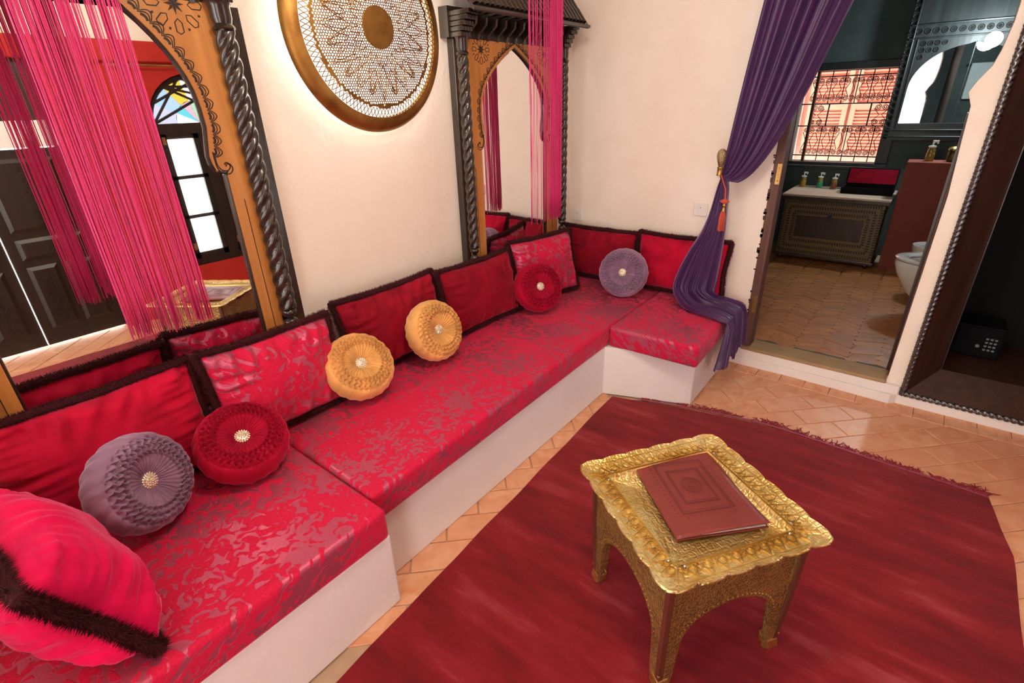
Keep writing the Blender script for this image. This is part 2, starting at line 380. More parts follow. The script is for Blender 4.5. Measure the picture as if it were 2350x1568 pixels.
# ==================================================================== CUSHIONS
def cushion_mesh(wd,ht,th,seed,wr=1.0,nx=56,nz=40):
    rnd=random.Random(seed); v=[];f=[]; off=Vector((seed*3.1,seed*1.7,0))
    def pt(i,j,side):
        u=-1+2*i/nx; w=-1+2*j/nz
        prof=(max(0,1-abs(u)**3.2)**.55)*(max(0,1-abs(w)**3.2)**.55)
        ex=1-.035*(1-w*w)**1*abs(u)**2*0; 
        x=u*wd/2*(1-.05*(1-abs(w)**2.0)); z=w*ht/2*(1-.07*(1-abs(u)**2.0))
        y=side*th/2*prof
        ed=1-max(abs(u),abs(w))
        # gathers running in from the seam plus broad dents
        g=noise.noise(Vector((u*8+w*1.2,w*1.6,seed)))*math.exp(-((1-abs(w))/.45)**2)+noise.noise(Vector((u*1.5,w*8,seed+5)))*math.exp(-((1-abs(u))/.4)**2)
        y+=side*(g*.030*wr*min(1,ed*7)+.016*noise.noise(Vector((u*1.6,w*1.6,seed*2.3)))*min(1,ed*5))
        return (x,y,z+ht/2)
    idx={}
    for side in (1,-1):
        for j in range(nz+1):
            for i in range(nx+1):
                e=i in(0,nx) or j in(0,nz)
                if side==-1 and e: idx[(side,i,j)]=idx[(1,i,j)]; continue
                idx[(side,i,j)]=len(v); v.append(pt(i,j,side))
        for j in range(nz):
            for i in range(nx):
                q=[idx[(side,i,j)],idx[(side,i+1,j)],idx[(side,i+1,j+1)],idx[(side,i,j+1)]]
                f.append(tuple(q if side==-1 else q[::-1]))
    me=bpy.data.meshes.new('cover'); me.from_pydata(v,[],f); me.shade_smooth()
    rim=[v[idx[(1,i,0)]] for i in range(nx)]+[v[idx[(1,nx,j)]] for j in range(nz)]+[v[idx[(1,i,nz)]] for i in range(nx,0,-1)]+[v[idx[(1,0,j)]] for j in range(nz,0,-1)]
    return me,rim
def fur_mesh(rim,seed,r=.014,hair=.014,dens=95):
    rnd=random.Random(seed); b=MB(); N=len(rim); P=[Vector(p) for p in rim]
    out=[]; C=sum(P,Vector())/N
    for i,p in enumerate(P): out.append(p+(p-C).normalized()*(r*.6+.006*noise.noise(p*9+Vector((seed*5,0,0))))+Vector((0,.008*noise.noise(p*7+Vector((0,seed*3,0))),0)))
    b.tube(out,r,7,closed=True)
    for i in range(N):
        a=out[i]; c=out[(i+1)%N]; t=(c-a); L=t.length; t=t.normalized(); n1=(a-C); n1=(n1-t*n1.dot(t)).normalized(); n2=t.cross(n1)
        for q in range(int(dens*L/.012)):
            ang=rnd.uniform(0,2*pi); d=n1*cos(ang)+n2*sin(ang); base=a+t*(L*rnd.random())+d*r*.8
            hl=hair*rnd.uniform(.6,1.4); tip=base+(d+t*rnd.uniform(-.5,.5)+Vector((0,0,-.25))).normalized()*hl
            sd=(t*.0009+n2*rnd.uniform(-.0006,.0006))*(hair/.011); k=len(b.v); b.v+=[tuple(base-sd),tuple(base+sd),tuple(tip)]; b.f.append((k,k+1,k+2))
    return b
def cushion(label,mat,base,yaw,lean,wd,ht,th,seed,wr=1.0,roll=0,hair=.011):
    root=thing('cushion',label,'cushion',base,'fur-trimmed bench cushions')
    me,rim=cushion_mesh(wd,ht,th,seed,wr); me.materials.append(mat)
    root.rotation_mode='QUATERNION'; root.rotation_quaternion=(Rz(yaw)@Rx(lean)@Ry(roll)).to_quaternion()
    obj('cover',me,None,root)
    fur_mesh(rim,seed,hair=hair).build('fur_trim',M['fur'],root,fix=False)
    return root
# local +Y is the cushion face; lean>0 tips the top away from the face
E90=-pi/2
cushion('crimson velvet cushion with dark fur trim behind the lilac pillow, against the cedar-framed mirror',M['v_crimson'],(-1.825,.225,.456),E90,.20,.59,.375,.15,1,1.6)
cushion('crimson damask cushion with dark fur trim between the crimson round pillow and a gold pillow',M['damask_c'],(-1.805,.795,.456),E90+.05,.20,.52,.375,.15,2,1.0,roll=-.03)
cushion('deep red velvet cushion with dark fur trim standing behind the two gold pillows',M['v_deep'],(-1.885,1.445,.456),E90,.22,.595,.365,.15,3,1.3)
cushion('plain deep red velvet cushion with dark fur trim between gold pillow and damask cushion',M['v_deep'],(-1.838,2.03,.456),E90-.03,.22,.575,.36,.16,4,.7)
cushion('crimson damask cushion with dark fur trim in the bench corner below the strings',M['damask_c'],(-1.795,2.605,.456),E90-.20,.24,.52,.385,.15,5,.7)
cushion('deep red velvet cushion with dark fur trim behind the lilac pillow under a wall socket',M['v_deep'],(-1.755,3.115,.456),pi,.16,.585,.335,.14,6,.8)
cushion('bright red velvet cushion with dark fur trim half hidden by the purple curtain',M['v_crimson'],(-1.155,3.115,.456),pi,.16,.585,.35,.14,7,.8)
cushion('large hot pink velvet cushion with shaggy dark fur trim tipped back at the bench end',M['v_pink'],(-1.435,.045,.462),.10,.42,.54,.36,.25,8,.8,hair=.016)
# ==================================================================== ROUND SMOCKED PILLOWS
def round_pillow_mesh():
    R,Th=.185,.058; NA=480; v=[];f=[]; rows=[]
    tri=lambda x: abs((x%1)*2-1)
    prof=[]   # (r, z, kind)
    for i in range(8): prof.append((.006+.014*i/7,.030,0))
    for i in range(1,22): t=i/21; prof.append((.02+.075*t, .030+.022*sin(t*pi/2)+.004*t,1))
    for i in range(1,40): t=i/39; prof.append((.095+.062*t,.056+.004*sin(pi*t)-.010*t*t,2))
    for i in range(1,16): t=i/15; a=t*pi/2; prof.append((.157+.028*sin(a),.046-.046*(1-cos(a)),3))
    for i in range(1,16): t=i/15; a=t*pi/2; prof.append((.185-.028*(1-cos(a)),-.046*sin(a),3))
    for i in range(1,14): t=i/13; prof.append((.157*(1-t)+.004,-.046-.012*sin(t*pi/2),4))
    n=len(prof)
    for (r,z,k) in prof:
        for q in range(NA):
            th=2*pi*q/NA; d=0; dr=0
            if k==1:
                t=(r-.02)/.075; d=.0062*min(1,t*3)*(tri(34*th/(2*pi)+.25*noise.noise(Vector((cos(th)*5,sin(th)*5,r*8))))**.7-.5)*(1.1-.4*t)
                d+=.0015*noise.noise(Vector((cos(th)*9,sin(th)*9,r*30)))
            elif k==2:
                t=(r-.095)/.062; row=int(t*4.999); fr=t*5-row; u=34*th/(2*pi)
                s=(1 if row%2 else -1)*fr*.62+(.31 if row%2 else 0)
                h=tri(u+s+.12*noise.noise(Vector((cos(th)*14,sin(th)*14,r*60)))); d=.0135*(h**1.3)-.006*abs(2*fr-1)**3
                d+=.0018*noise.noise(Vector((cos(th)*25,sin(th)*25,r*90)))
                dr=.003*sin(2*pi*u)*(1 if row%2 else -1)
            elif k==3:
                u=20*th/(2*pi); zz=max(-1,min(1,z/.046))
                d=.0042*(tri(u+.5*zz)**.8-.5)+.002*noise.noise(Vector((cos(th)*6,sin(th)*6,z*30)))
            nr,nz=(0,1)
            if k==3: nr,nz=(max(0,(r-.12))/.065, z/.05)
            if k==4: nz=-1
            rr=r+dr+d*nr; v.append((rr*cos(th),rr*sin(th),z+d*nz))
    for i in range(n-1):
        for q in range(NA): f.append((i*NA+q,i*NA+(q+1)%NA,(i+1)*NA+(q+1)%NA,(i+1)*NA+q))
    f.append(tuple(range(NA))[::-1]); f.append(tuple((n-1)*NA+q for q in range(NA)))
    f=[t[::-1] for t in f]
    me=bpy.data.meshes.new('smocked_cover'); me.from_pydata(v,[],f); me.shade_smooth(); return me
RP=round_pillow_mesh(); RP.materials.append(None)
bb=MB(); rnd=random.Random(3)
bb.lathe([(.002,.030),(.021,.030),(.024,.035),(.020,.041),(.010,.044),(.001,.045)],20)
for ring,(rr,zz,cn) in enumerate(((.0235,.037,18),(.017,.0425,13),(.0105,.0455,8),(.004,.047,4))):
    for q in range(cn): a=2*pi*(q+.5*(ring%2))/cn; bb.sphere((rr*cos(a),rr*sin(a),zz),.0034,6,4)
BROOCH=bb.mesh('brooch'); BROOCH.materials.append(M['crystal'])
def round_pillow(label,mat,center,normal,spin=0,scale=.815):
    root=thing('round_pillow',label,'pillow',center,'round smocked pillows')
    z=Vector(normal).normalized(); q=z.to_track_quat('Z','Y'); root.rotation_mode='QUATERNION'; root.rotation_quaternion=q@Rz(spin).to_quaternion(); root.scale=(scale,scale,scale*1.32)
    o=obj('smocked_cover',RP,None,root); o.material_slots[0].link='OBJECT'; o.material_slots[0].material=mat
    b=obj('brooch',BROOCH,None,root); b.scale=(1.2,1.2,1.0); b['label']='round rhinestone brooch'
    return root
round_pillow('lilac smocked round pillow with rhinestone centre leaning beside the hot pink cushion',M['v_lilac'],(-1.655,.232,.598),(.84,.45,.34),.3)
round_pillow('crimson smocked round pillow with large rhinestone centre lying tilted against a damask cushion',M['v_round'],(-1.675,.541,.556),(.50,-.05,.88),.9)
round_pillow('gold smocked round pillow touching the damask cushion beside a wider deep red cushion',M['v_gold'],(-1.765,1.103,.585),(.72,-.12,.72),.2)
round_pillow('gold smocked round pillow standing upright between two deep red cushions',M['v_gold'],(-1.75,1.54,.600),(.90,-.02,.38),1.3)
round_pillow('crimson smocked round pillow in front of the corner damask cushion',M['v_round'],(-1.72,2.37,.592),(.76,-.38,.40),.5)
round_pillow('lilac smocked round pillow in front of two red cushions near the purple curtain',M['v_lilac'],(-1.43,2.915,.590),(.26,-.90,.34),2.2,.845)
# ==================================================================== CARVED MIRRORS
def twist_col(x,y,z0,z1,r,tw=28.6,n=28,step=.007):
    k=int((z1-z0)/step); return MB().tube([(x,y,z0+(z1-z0)*i/k) for i in range(k+1)],r,n,lobes=4,twist=tw,lobamp=.34)
def carved_mirror(label,cy,hw,hc,z0,zn,za,zs,sx,zcap,zeave,hol,outer,cr):
    """cy centre, hw half width of lower glass, hc half distance of columns, zn notch, za arch apex, (sx,zs) star, hol arch half width"""
    XP=-2.0   # front of the cedar panel
    root=thing('carved_mirror',label,'mirror',(XW,cy,z0),'carved cedar mirrors')
    L=(XP-XW)
    def B(): return MB()
    base=Vector((XW,cy,z0))
    F=Matrix(((0,0,1,0),(1,0,0,0),(0,1,0,0),(0,0,0,1)))   # (y,z,h)->(h,y,z) local frame
    def front(x): return T((x-XW,0,-z0))@F
    # backing board
    B().box(0.001,XP-.022-XW,-outer,outer,0,zcap-z0).build('backing_board',M['blackwood'],root,bevel=.003)
    # glass
    B().box(XP-.0219-XW,XP-.019-XW,-hw-.03,hw+.03,.0,za-z0+.02).build('mirror_glass',M['mirror'],root)
    # cedar panel with keyhole opening
    right=[(hw,z0-.001),(hw,zn-.03),(hw+.006,zn-.018),(hol*.985,zn-.012),(hol*.965,zn+.01),(hol*.955,zn+.035),(hol,zn+.13),(hol*.995,zn+.19)]
    zs0=zn+.19; H=za-zs0
    for i in range(1,13):
        t=(i/12)**.85; right.append((hol*.995*max(0,1-t**1.9)**.95,zs0+H*t))
    right[-1]=(0.0,za)
    left=[(-x,z) for x,z in right[:-1]][::-1]
    inner=hc-.02
    ztop=zcap
    panel=[(inner,z0),(inner,ztop),(-inner,ztop),(-inner,z0)]
    poly=[(hw,z0),(inner,z0),(inner,ztop),(-inner,ztop),(-inner,z0),(-hw,z0)]+left[::-1][1:]+right[::-1][:-1]
    B().prism(poly,0,.0185,front(XP-.0185)).build('cedar_panel',M['orangewood'],root)
    # dark inner lip of the opening
    lip=[(x,z) for x,z in right[::-1]][::-1]
    B().tube([(XP-.014-XW,x,z-z0) for x,z in right],.009,6).build('opening_lip',M['blackwood'],root)
    B().tube([(XP-.014-XW,x,z-z0) for x,z in left],.009,6).build('opening_lip',M['blackwood'],root)
    # lower stiles of cedar beside glass get a groove
    g=B(); FR=front(XP)
    for s in (1,-1):
        g.ribbon([(s*(hw+inner)/2,z0+.02),(s*(hw+inner)/2,zn-.12)],.0025,.0012,FR)
        # scalloped guilloche following the arch
        arc=[p for p in (right if s==1 else [(-x,z) for x,z in right]) if p[1]>=zn+.03]
        dense=[]
        for a,c in zip(arc[:-1],arc[1:]):
            for q in range(8): dense.append(Vector((a[0]+(c[0]-a[0])*q/8,a[1]+(c[1]-a[1])*q/8)))
        dense.append(Vector(arc[-1])); Ltot=0; cum=[0]
        for a,c in zip(dense[:-1],dense[1:]): Ltot+=(c-a).length; cum.append(Ltot)
        def at(l):
            l=max(0,min(Ltot-1e-6,l)); i=max(i for i in range(len(cum)) if cum[i]<=l); i=min(i,len(dense)-2)
            u=(l-cum[i])/max(1e-9,cum[i+1]-cum[i]); p=dense[i].lerp(dense[i+1],u); t=(dense[i+1]-dense[i]).normalized(); return p,Vector((t.y,-t.x))*s
        ns=max(6,round(Ltot/.038))
        for off,amp,wd in ((.016,.016,.0030),(.022,.020,.0030),(.010,.011,.0075)):
            line=[]
            for q in range(ns*10+1):
                l=Ltot*q/(ns*10); p,nn=at(l); ph=(q/10)%1
                line.append(p+nn*(off+amp*abs(sin(pi*ph))))
            if wd<.006: g.ribbon(line,wd,.0012,FR)
            else:
                for c in range(ns):
                    g.ribbon(line[c*10+2:c*10+9],wd,.0012,FR)
        # scroll at the foot of the band
        p0,n0=at(0)
        for k_,o_ in ((1.0,0),(.80,.006)):
            hook=crom([(.012,.02),(.012,-.010),(.015,-.035),(.030,-.055),(.052,-.058),(.066,-.044),(.062,-.028),(.050,-.024),(.044,-.033)],40)
            g.ribbon([Vector((p0.x+s*(x*k_+o_),p0.y+z*k_-.004)) for x,z in hook],.0038,.0012,FR)
        # star rosette of hexagons
        c=Vector((s*sx,zs))
        for q in range(8):
            a=q*pi/4; d=Vector((cos(a),sin(a))); e=Vector((-d.y,d.x))
            hx=[(.038,0),(.048,.010),(.072,.010),(.078,0),(.072,-.010),(.048,-.010)]
            g.ribbon([c+d*u*sxs+e*w*sxs for u,w in hx for sxs in (sx/.33,)],.0032,.0012,FR,closed=True)
            a2=a+pi/8; d2=Vector((cos(a2),sin(a2))); p=c+d2*.066*(sx/.33); g.ribbon([p,p+d2*.007],.006,.0012,FR)
            g.prism([tuple(c),tuple(c+(d*1+e*.35)*.012),tuple(c+d*.030),tuple(c+(d*1-e*.35)*.012)],0,.0012,FR)
    o=g.build('carved_groove',M['groove'],root); o['label']='dark carved scallops, scrolls and star rosettes'
    # columns with turned beads, ring and neck
    for s in (1,-1):
        y=s*hc; xx=-1.972-XW
        col=twist_col(xx,y,.86-z0,zcap-.075-z0,cr).build('twisted_column',M['blackwood'],root,smooth='all')
        q_=cr/.031; b=B()
        for zz in (.845,.800,.755,.71,.66): b.lathe([(.027*q_*max(.45,sin(pi*i/10)),zz-z0-.0225*cos(pi*i/10)) for i in range(11)],16,T((xx,y,0)))
        b.lathe([(.028*q_,0),(.028*q_,.64-z0)],16,T((xx,y,0)))
        o=b.build('column_beads',M['blackwood'],col,smooth=True); o['kind']='stuff'
        B().lathe([(.031*q_,zcap-.078-z0),(.034*q_,zcap-.073-z0),(.031*q_,zcap-.066-z0),(.026*q_,zcap-.06-z0),(.030*q_,zcap-.045-z0),(.030*q_,zcap-.012-z0),(.036*q_,zcap-z0)],20,T((xx,y,0))).build('column_neck',M['blackwood'],col,smooth=True)
        # stepped capital
        cb=B()
        for q in range(5):
            z=zcap-z0+q*.022; d=.035+.012*(q if q<3 else q+.7)
            for rr in range(4): 
                y0=y-.04+rr*.02; cb.box(.03,xx+d-.002*rr,y0+.0015,y0+.0185,z,z+.0205)
        cb.build('capital',M['blackwood'],root,bevel=.003)
    # frieze with curved corbels below the eaves
    B().box(0,.06,-hc-.05,hc+.05,zcap-z0,zeave-z0+.03).build('frieze',M['blackwood'],root)
    cw=.016; zt=zeave-z0; zb=zcap-z0-.004
    prof=[(.055,zb),(.075,zb),(.085,zb+.25*(zt-zb)),(.115,zb+.45*(zt-zb)),(.135,zb+.6*(zt-zb)),(.14,zt-.012),(.20,zt),(.055,zt)]
    cm=MB().prism(prof,-cw/2,cw/2,Matrix(((1,0,0,0),(0,0,1,0),(0,1,0,0),(0,0,0,1)))).mesh('corbel'); cm.materials.append(M['blackwood'])
    nc=11
    for q in range(nc):
        o=obj('corbel',cm,None,root); o.location=(0,-hc+.07+(2*hc-.14)*q/(nc-1),0)
    # roof: sloping board, fascia and rows of barrel tiles
    ex=-1.835-XW; ow=hc+.055; rz=zeave-z0; slope=.30; 
    rb=B(); rb.add([(0,-ow,rz+slope),(0,ow,rz+slope),(ex,ow,rz+.012),(ex,-ow,rz+.012),(0,-ow,rz+slope-.03),(0,ow,rz+slope-.03),(ex,ow,rz-.010),(ex,-ow,rz-.010)],[(0,1,2,3),(7,6,5,4),(0,3,7,4),(1,5,6,2),(3,2,6,7),(0,4,5,1)])
    rb.build('roof_board',M['blackwood'],root)
    B().tube([(ex+.004,-ow-.004,rz+.002),(ex+.004,ow+.004,rz+.002)],.009,6).build('eave_moulding',M['blackwood'],root,smooth=True)
    ang=math.atan2(slope-.012,ex); seg=9; tlen=.082; th=MB(); vs=[];fs=[]
    for i,(rr,l) in enumerate(((.0185,0),(.0165,tlen))):
        for q in range(seg): a=pi*q/(seg-1); vs+=[(l,rr*cos(a),rr*sin(a))]
    vs+=[(0,.014*cos(pi*q/(seg-1)),.014*sin(pi*q/(seg-1))) for q in range(seg)]
    for q in range(seg-1): fs+=[(q,q+1,seg+q+1,seg+q),(q+1,q,2*seg+q,2*seg+q+1)]
    th.add(vs,fs); tm=th.mesh('roof_tile',True); tm.materials.append(M['blackwood'])
    nt=int(2*ow/.038); lroof=math.hypot(ex,slope-.012); nr=int(lroof/.068)+1
    for r in range(nr):
        for q in range(nt):
            o=obj('roof_tile',tm,None,root); d=r*.068
            o.location=(ex-.004-d*cos(ang),-ow+.019+q*.038,rz+.012+d*sin(ang)+.004)
            o.rotation_euler=(0,pi+ang+.10*0,0) if False else (0,0,pi)
            o.rotation_mode='QUATERNION'; o.rotation_quaternion=(Ry(ang)@Rz(pi)).to_quaternion() if False else (Rz(pi)@Ry(-ang-.06)).to_quaternion()
    return root
carved_mirror('tall carved cedar mirror with twisted black columns, reflecting the dark carved door',.475,.385,.478,.44,1.43,2.06,1.918,.352,1.93,2.08,.357,.568,.035)
carved_mirror('carved cedar mirror with tiled little roof in the room corner beside the purple-curtained wall',2.557,.318,.455,.44,1.405,1.885,1.862,.285,1.905,2.005,.297,.462,.030)
# ==================================================================== PIERCED BRASS WALL LAMP
LC=(XW,1.59,1.905)
lr=thing('wall_lamp','large round pierced brass wall lamp glowing white between the two mirrors','lamp',LC)
def dome(r): return .068+.045*(1-(r/.40)**2)
b=MB(); prof=[(.338,dome(.338)-.012),(.342,dome(.342)),(.36,dome(.36)),(.385,dome(.385)-.004),(.40,dome(.40)-.018),(.402,.045),(.396,.045),(.392,dome(.39)-.02),(.345,dome(.345)-.012)]
TOX=Matrix(((0,0,1,0),(1,0,0,0),(0,1,0,0),(0,0,0,1)))
b.lathe(prof+[prof[0]],96,TOX,cap=False).build('brass_rim',M['lampbrass'],lr,smooth=True)
b=MB(); b.lathe([(.001,dome(0)+.003),(.05,dome(.05)+.003),(.078,dome(.078)+.002),(.080,dome(.08)-.004),(.001,dome(0)-.004)],48,TOX).build('brass_boss',M['lampbrass'],lr,smooth=True)
# perforated sheet: every cell is a frame of metal round a real hole
b=MB(); p=.0112; 
def jit(x,y):
    a=noise.noise(Vector((x*61,y*61,1)));c=noise.noise(Vector((x*61,y*61,9))); return x+a*.0035,y+c*.0035
def onband(x,y):
    r=math.hypot(x,y); th=math.atan2(y,x); k=12
    a=((th*k/(2*pi))%1)-.5
    r1=.265-.115*abs(a*2)**.8; r2=.145+.12*abs(a*2)**1.2; r3=.20+.05*cos(2*pi*a*2)
    return abs(r-.297)<.006
def dpt(x,y): r=math.hypot(x,y); return (dome(r),x,y)
for i in range(-34,35):
    for j in range(-38,39):
        x=(i+.5*(j%2))*p; y=j*p*.866; r=math.hypot(x,y)
        if not(.076<r<.304): continue
        hexa=[jit(x+p*.5774*cos(pi/6+k*pi/3),y+p*.5774*sin(pi/6+k*pi/3)) for k in range(6)]
        cx_=sum(q[0] for q in hexa)/6; cy_=sum(q[1] for q in hexa)/6
        if onband(x,y): b.add([dpt(*q) for q in hexa],[tuple(range(6))]); continue
        s=.68; ins=[(cx_+(q[0]-cx_)*s,cy_+(q[1]-cy_)*s) for q in hexa]
        b.add([dpt(*q) for q in hexa+ins],[(k,(k+1)%6,6+(k+1)%6,6+k) for k in range(6)])
for k in range(110):   # border of crossed bars with leaf-shaped openings
    a0=2*pi*k/110; a1=2*pi*(k+1)/110
    P=lambda r,a: dpt(r*cos(a),r*sin(a))
    for s0,s1 in ((a0,a1),(a1,a0)):
        w_=.0038; b.add([P(.303,s0-.005),P(.303,s0+.005),P(.341,s1+.005),P(.341,s1-.005)],[(0,1,2,3)])
me=b.mesh('pierced_sheet',fix=False); o=obj('pierced_sheet',me,M['lampbrass'],lr); md=o.modifiers.new('solid','SOLIDIFY'); md.thickness=.0016
bb_=MB()
def petal_curve(fn,n_=36):
    for k in range(12):
        c0=2*pi*k/12
        bb_.tube([dpt(fn(abs(q/n_-.5)*2)*cos(c0+(q/n_-.5)*2*pi/12),fn(abs(q/n_-.5)*2)*sin(c0+(q/n_-.5)*2*pi/12)) for q in range(n_+1)],.0018,4)
petal_curve(lambda a:.275-.120*a**.8); petal_curve(lambda a:.135+.125*a**1.2); petal_curve(lambda a:.205+.040*cos(pi*a*2)); petal_curve(lambda a:.100+.04*sin(pi*a))
for k in range(12):
    c0=2*pi*(k+.5)/12; bb_.tube([dpt((.235+.018*cos(t*pi/8))*cos(c0)-.018*sin(t*pi/8)*sin(c0),(.235+.018*cos(t*pi/8))*sin(c0)+.018*sin(t*pi/8)*cos(c0)) for t in range(16)],.0016,4,closed=True)
o=bb_.build('petal_tracery',M['lampbrass'],lr,smooth='all'); o['kind']='stuff'
MB().lathe([(.001,.050),(.335,.050),(.335,.053),(.001,.053)],64,TOX).build('diffuser',M['lampglow'],lr)
MB().tube([(.022,.33*cos(2*pi*k/64),.33*sin(2*pi*k/64)) for k in range(64)],.006,6,closed=True).build('led_ring',M['ledglow'],lr)
MB().lathe([(.05,0),(.05,.05)],16,TOX).build('wall_mount',M['lampbrass'],lr)
# ==================================================================== STRING CURTAINS
def strings(label,x,y0,y1,clumps,ztop,zbot,seed):
    rnd=random.Random(seed); b=MB()
    b.box(x-.012,x+.012,y0-.03,y1+.03,ztop,ztop+.03)
    for (a,c,nn) in clumps:
        for k in range(nn):
            y=y0+(y1-y0)*rnd.uniform(a,c); xx=x+rnd.gauss(0,.006); r=rnd.uniform(.0010,.0016)
            zb=zbot+abs(rnd.gauss(0,.022))+(.03*rnd.random() if rnd.random()<.2 else 0); ph=rnd.uniform(0,6); am=rnd.uniform(.0005,.003); y2=y+rnd.gauss(0,.004)
            b.tube([(xx+am*sin(ph+i*.8),y+(y2-y)*i/12+am*sin(ph*2+i*.6),ztop+(zb-ztop)*i/12) for i in range(13)],r,3)
    o=b.build('string_curtain',M['string'],None,smooth='all'); tag(o,label,'string curtain','fuchsia string curtains',kind='stuff'); return o
strings('fuchsia string curtain hanging before the tall mirror that shows the carved door',-1.75,.365,.590,[(0,.27,62),(.28,.37,5),(.37,.57,50),(.58,.76,12),(.77,1,62)],ZC-.03,.985,11)
strings('fuchsia string curtain hanging before the corner mirror with the little roof',-1.78,2.40,2.70,[(0,.10,7),(.12,.50,16),(.5,.66,10),(.62,.80,40),(.80,1,66)],ZC-.03,.945,12)
# ==================================================================== WALL SOCKETS
def socket(x,z,label):
    root=thing('wall_socket',label,'socket',(x,YW,z),'wall sockets')
    MB().box(-.044,.044,-.010,0,-.040,.040).build('plate',M['plastic'],root,bevel=.004)
    yF=Rx(pi/2)
    b=MB().lathe([(.0215,.010),(.0215,.0125),(.0195,.0125),(.0190,.004),(.001,.004)],24,yF,cap=False).build('well',M['plastic'],root,smooth=True)
    h=MB()
    for dx in (-.0095,.0095): h.lathe([(.0027,.003),(.0027,.0046)],10,T((dx,0,0))@yF)
    h.lathe([(.0024,.003),(.0024,.0125)],10,T((0,0,.011))@yF); h.build('contact',M['darkhole'],root)
socket(-2.00,.848,'cream wall socket above the deep red cushion beside the corner mirror')
socket(-1.10,.968,'cream wall socket beside the purple curtain')
# ==================================================================== PURPLE CURTAIN
# each key: left xyz, right xyz, pleat depth
K=[((-.79,3.10,2.66),(-.24,3.10,2.66),.046),
   ((-.835,3.10,2.30),(-.36,3.10,2.28),.045),
   ((-.865,3.10,2.02),(-.469,3.10,1.98),.042),
   ((-.900,3.09,1.68),(-.585,3.09,1.62),.036),
   ((-.928,3.085,1.40),(-.690,3.085,1.365),.029),
   ((-.938,3.08,1.30),(-.775,3.075,1.225),.020),
   ((-.940,3.08,1.24),(-.850,3.07,1.168),.020),
   ((-.940,3.08,1.205),(-.898,3.07,1.175),.020),
   ((-.950,3.05,1.12),(-.888,3.05,1.12),.020),
   ((-.985,3.01,.92),(-.870,3.05,.92),.026),
   ((-1.055,3.00,.76),(-.871,3.05,.74),.032),
   ((-1.100,2.98,.63),(-.872,3.05,.61),.034),
   ((-1.105,2.95,.53),(-.872,3.04,.53),.030),
   ((-1.010,2.875,.470),(-.835,3.06,.500),.022),
   ((-.900,2.82,.466),(-.800,3.13,.480),.014),
   ((-.775,2.79,.462),(-.745,3.14,.470),.010),
   ((-.712,2.78,.430),(-.712,3.15,.440),.012),
   ((-.700,2.74,.34),(-.700,3.17,.35),.016),
   ((-.698,2.70,.25),(-.698,3.18,.26),.020),
   ((-.697,2.66,.195),(-.697,3.19,.235),.022)]
keys=[tuple(a)+tuple(c)+(d,) for a,c,d in K]
NS,NU=190,150; secs=crom(keys,NS); v=[];f=[]
for i,s in enumerate(secs):
    Lp=Vector(s[:3]);Rp=Vector(s[3:6]); a=s[6]; nx=secs[min(i+1,NS)];pv=secs[max(i-1,0)]
    tang=((Vector(nx[:3])+Vector(nx[3:6]))-(Vector(pv[:3])+Vector(pv[3:6]))).normalized(); dr=(Rp-Lp); wl=dr.length; dr=dr.normalized(); nn=dr.cross(tang).normalized()
    tt=i/NS; loose=1 if tt<.36 else 1
    for q in range(NU+1):
        u=q/NU; ph=u*2*pi*6.5+1.6*sin(u*9+.6)+.7*sin(u*4)+.5*sin(3*tt*pi)
        dpl=a*(sin(ph)*.85+.30*sin(ph*2.3+2)+.35*noise.noise(Vector((u*5,tt*7,3))))
        lat=.25*a*cos(ph)*min(1,wl/.2)
        p=Lp.lerp(Rp,u)+nn*dpl+dr*lat
        if i>NS-12: p.z-= .03*noise.noise(Vector((u*6,1,7)))*(i-NS+12)/12+ .02*(int(u*7)%2)*(i-NS+12)/12
        v.append(p)
for i in range(NS):
    for q in range(NU): k=i*(NU+1)+q; f.append((k,k+1,k+NU+2,k+NU+1))
# keep the cloth in front of the wall and above the mattress
for p in v:
    p.y=min(p.y,YW-.012)
    if p.x<-.735 and p.z<.62 : p.z=max(p.z,.447)
    if p.z<.447: p.x=max(p.x,-.718)
me=bpy.data.meshes.new('curtain'); me.from_pydata([tuple(p) for p in v],[],f); me.shade_smooth()
ct=tag(obj('curtain',me,M['purple']),'purple satin curtain gathered to a brass knob and trailing over the mattress end','curtain')
md=ct.modifiers.new('solid','SOLIDIFY'); md.thickness=.0025
# holdback knob
kr=thing('curtain_holdback','brass filigree bulb holdback on the wall gathering the purple curtain','holdback',(-.945,YW,1.19))
MB().tube([(0,0,-.01),(0,-.10,-.01),(0,-.19,.0),(0,-.225,.03)],.006,8).build('stem',M['brasshw'],kr,smooth=True)
MB().lathe([(.016,0),(.0165,.003),(.0145,.006),(.0145,.038),(.0165,.041),(.016,.045),(.012,.046)],16,T((0,-.225,.015))).build('ferrule',M['brasshw'],kr,smooth=True)
M['filigree']=m_brass('filigree_brass',S('#7a6a4a'),S('#c9b98a'),95,1.0,.38)
MB().lathe([(.010,.0),(.013,.010),(.019,.028),(.0245,.048),(.026,.062),(.0245,.076),(.019,.088),(.010,.095),(.001,.097)],20,T((0,-.225,.058))).build('bulb',M['filigree'],kr,smooth=True)
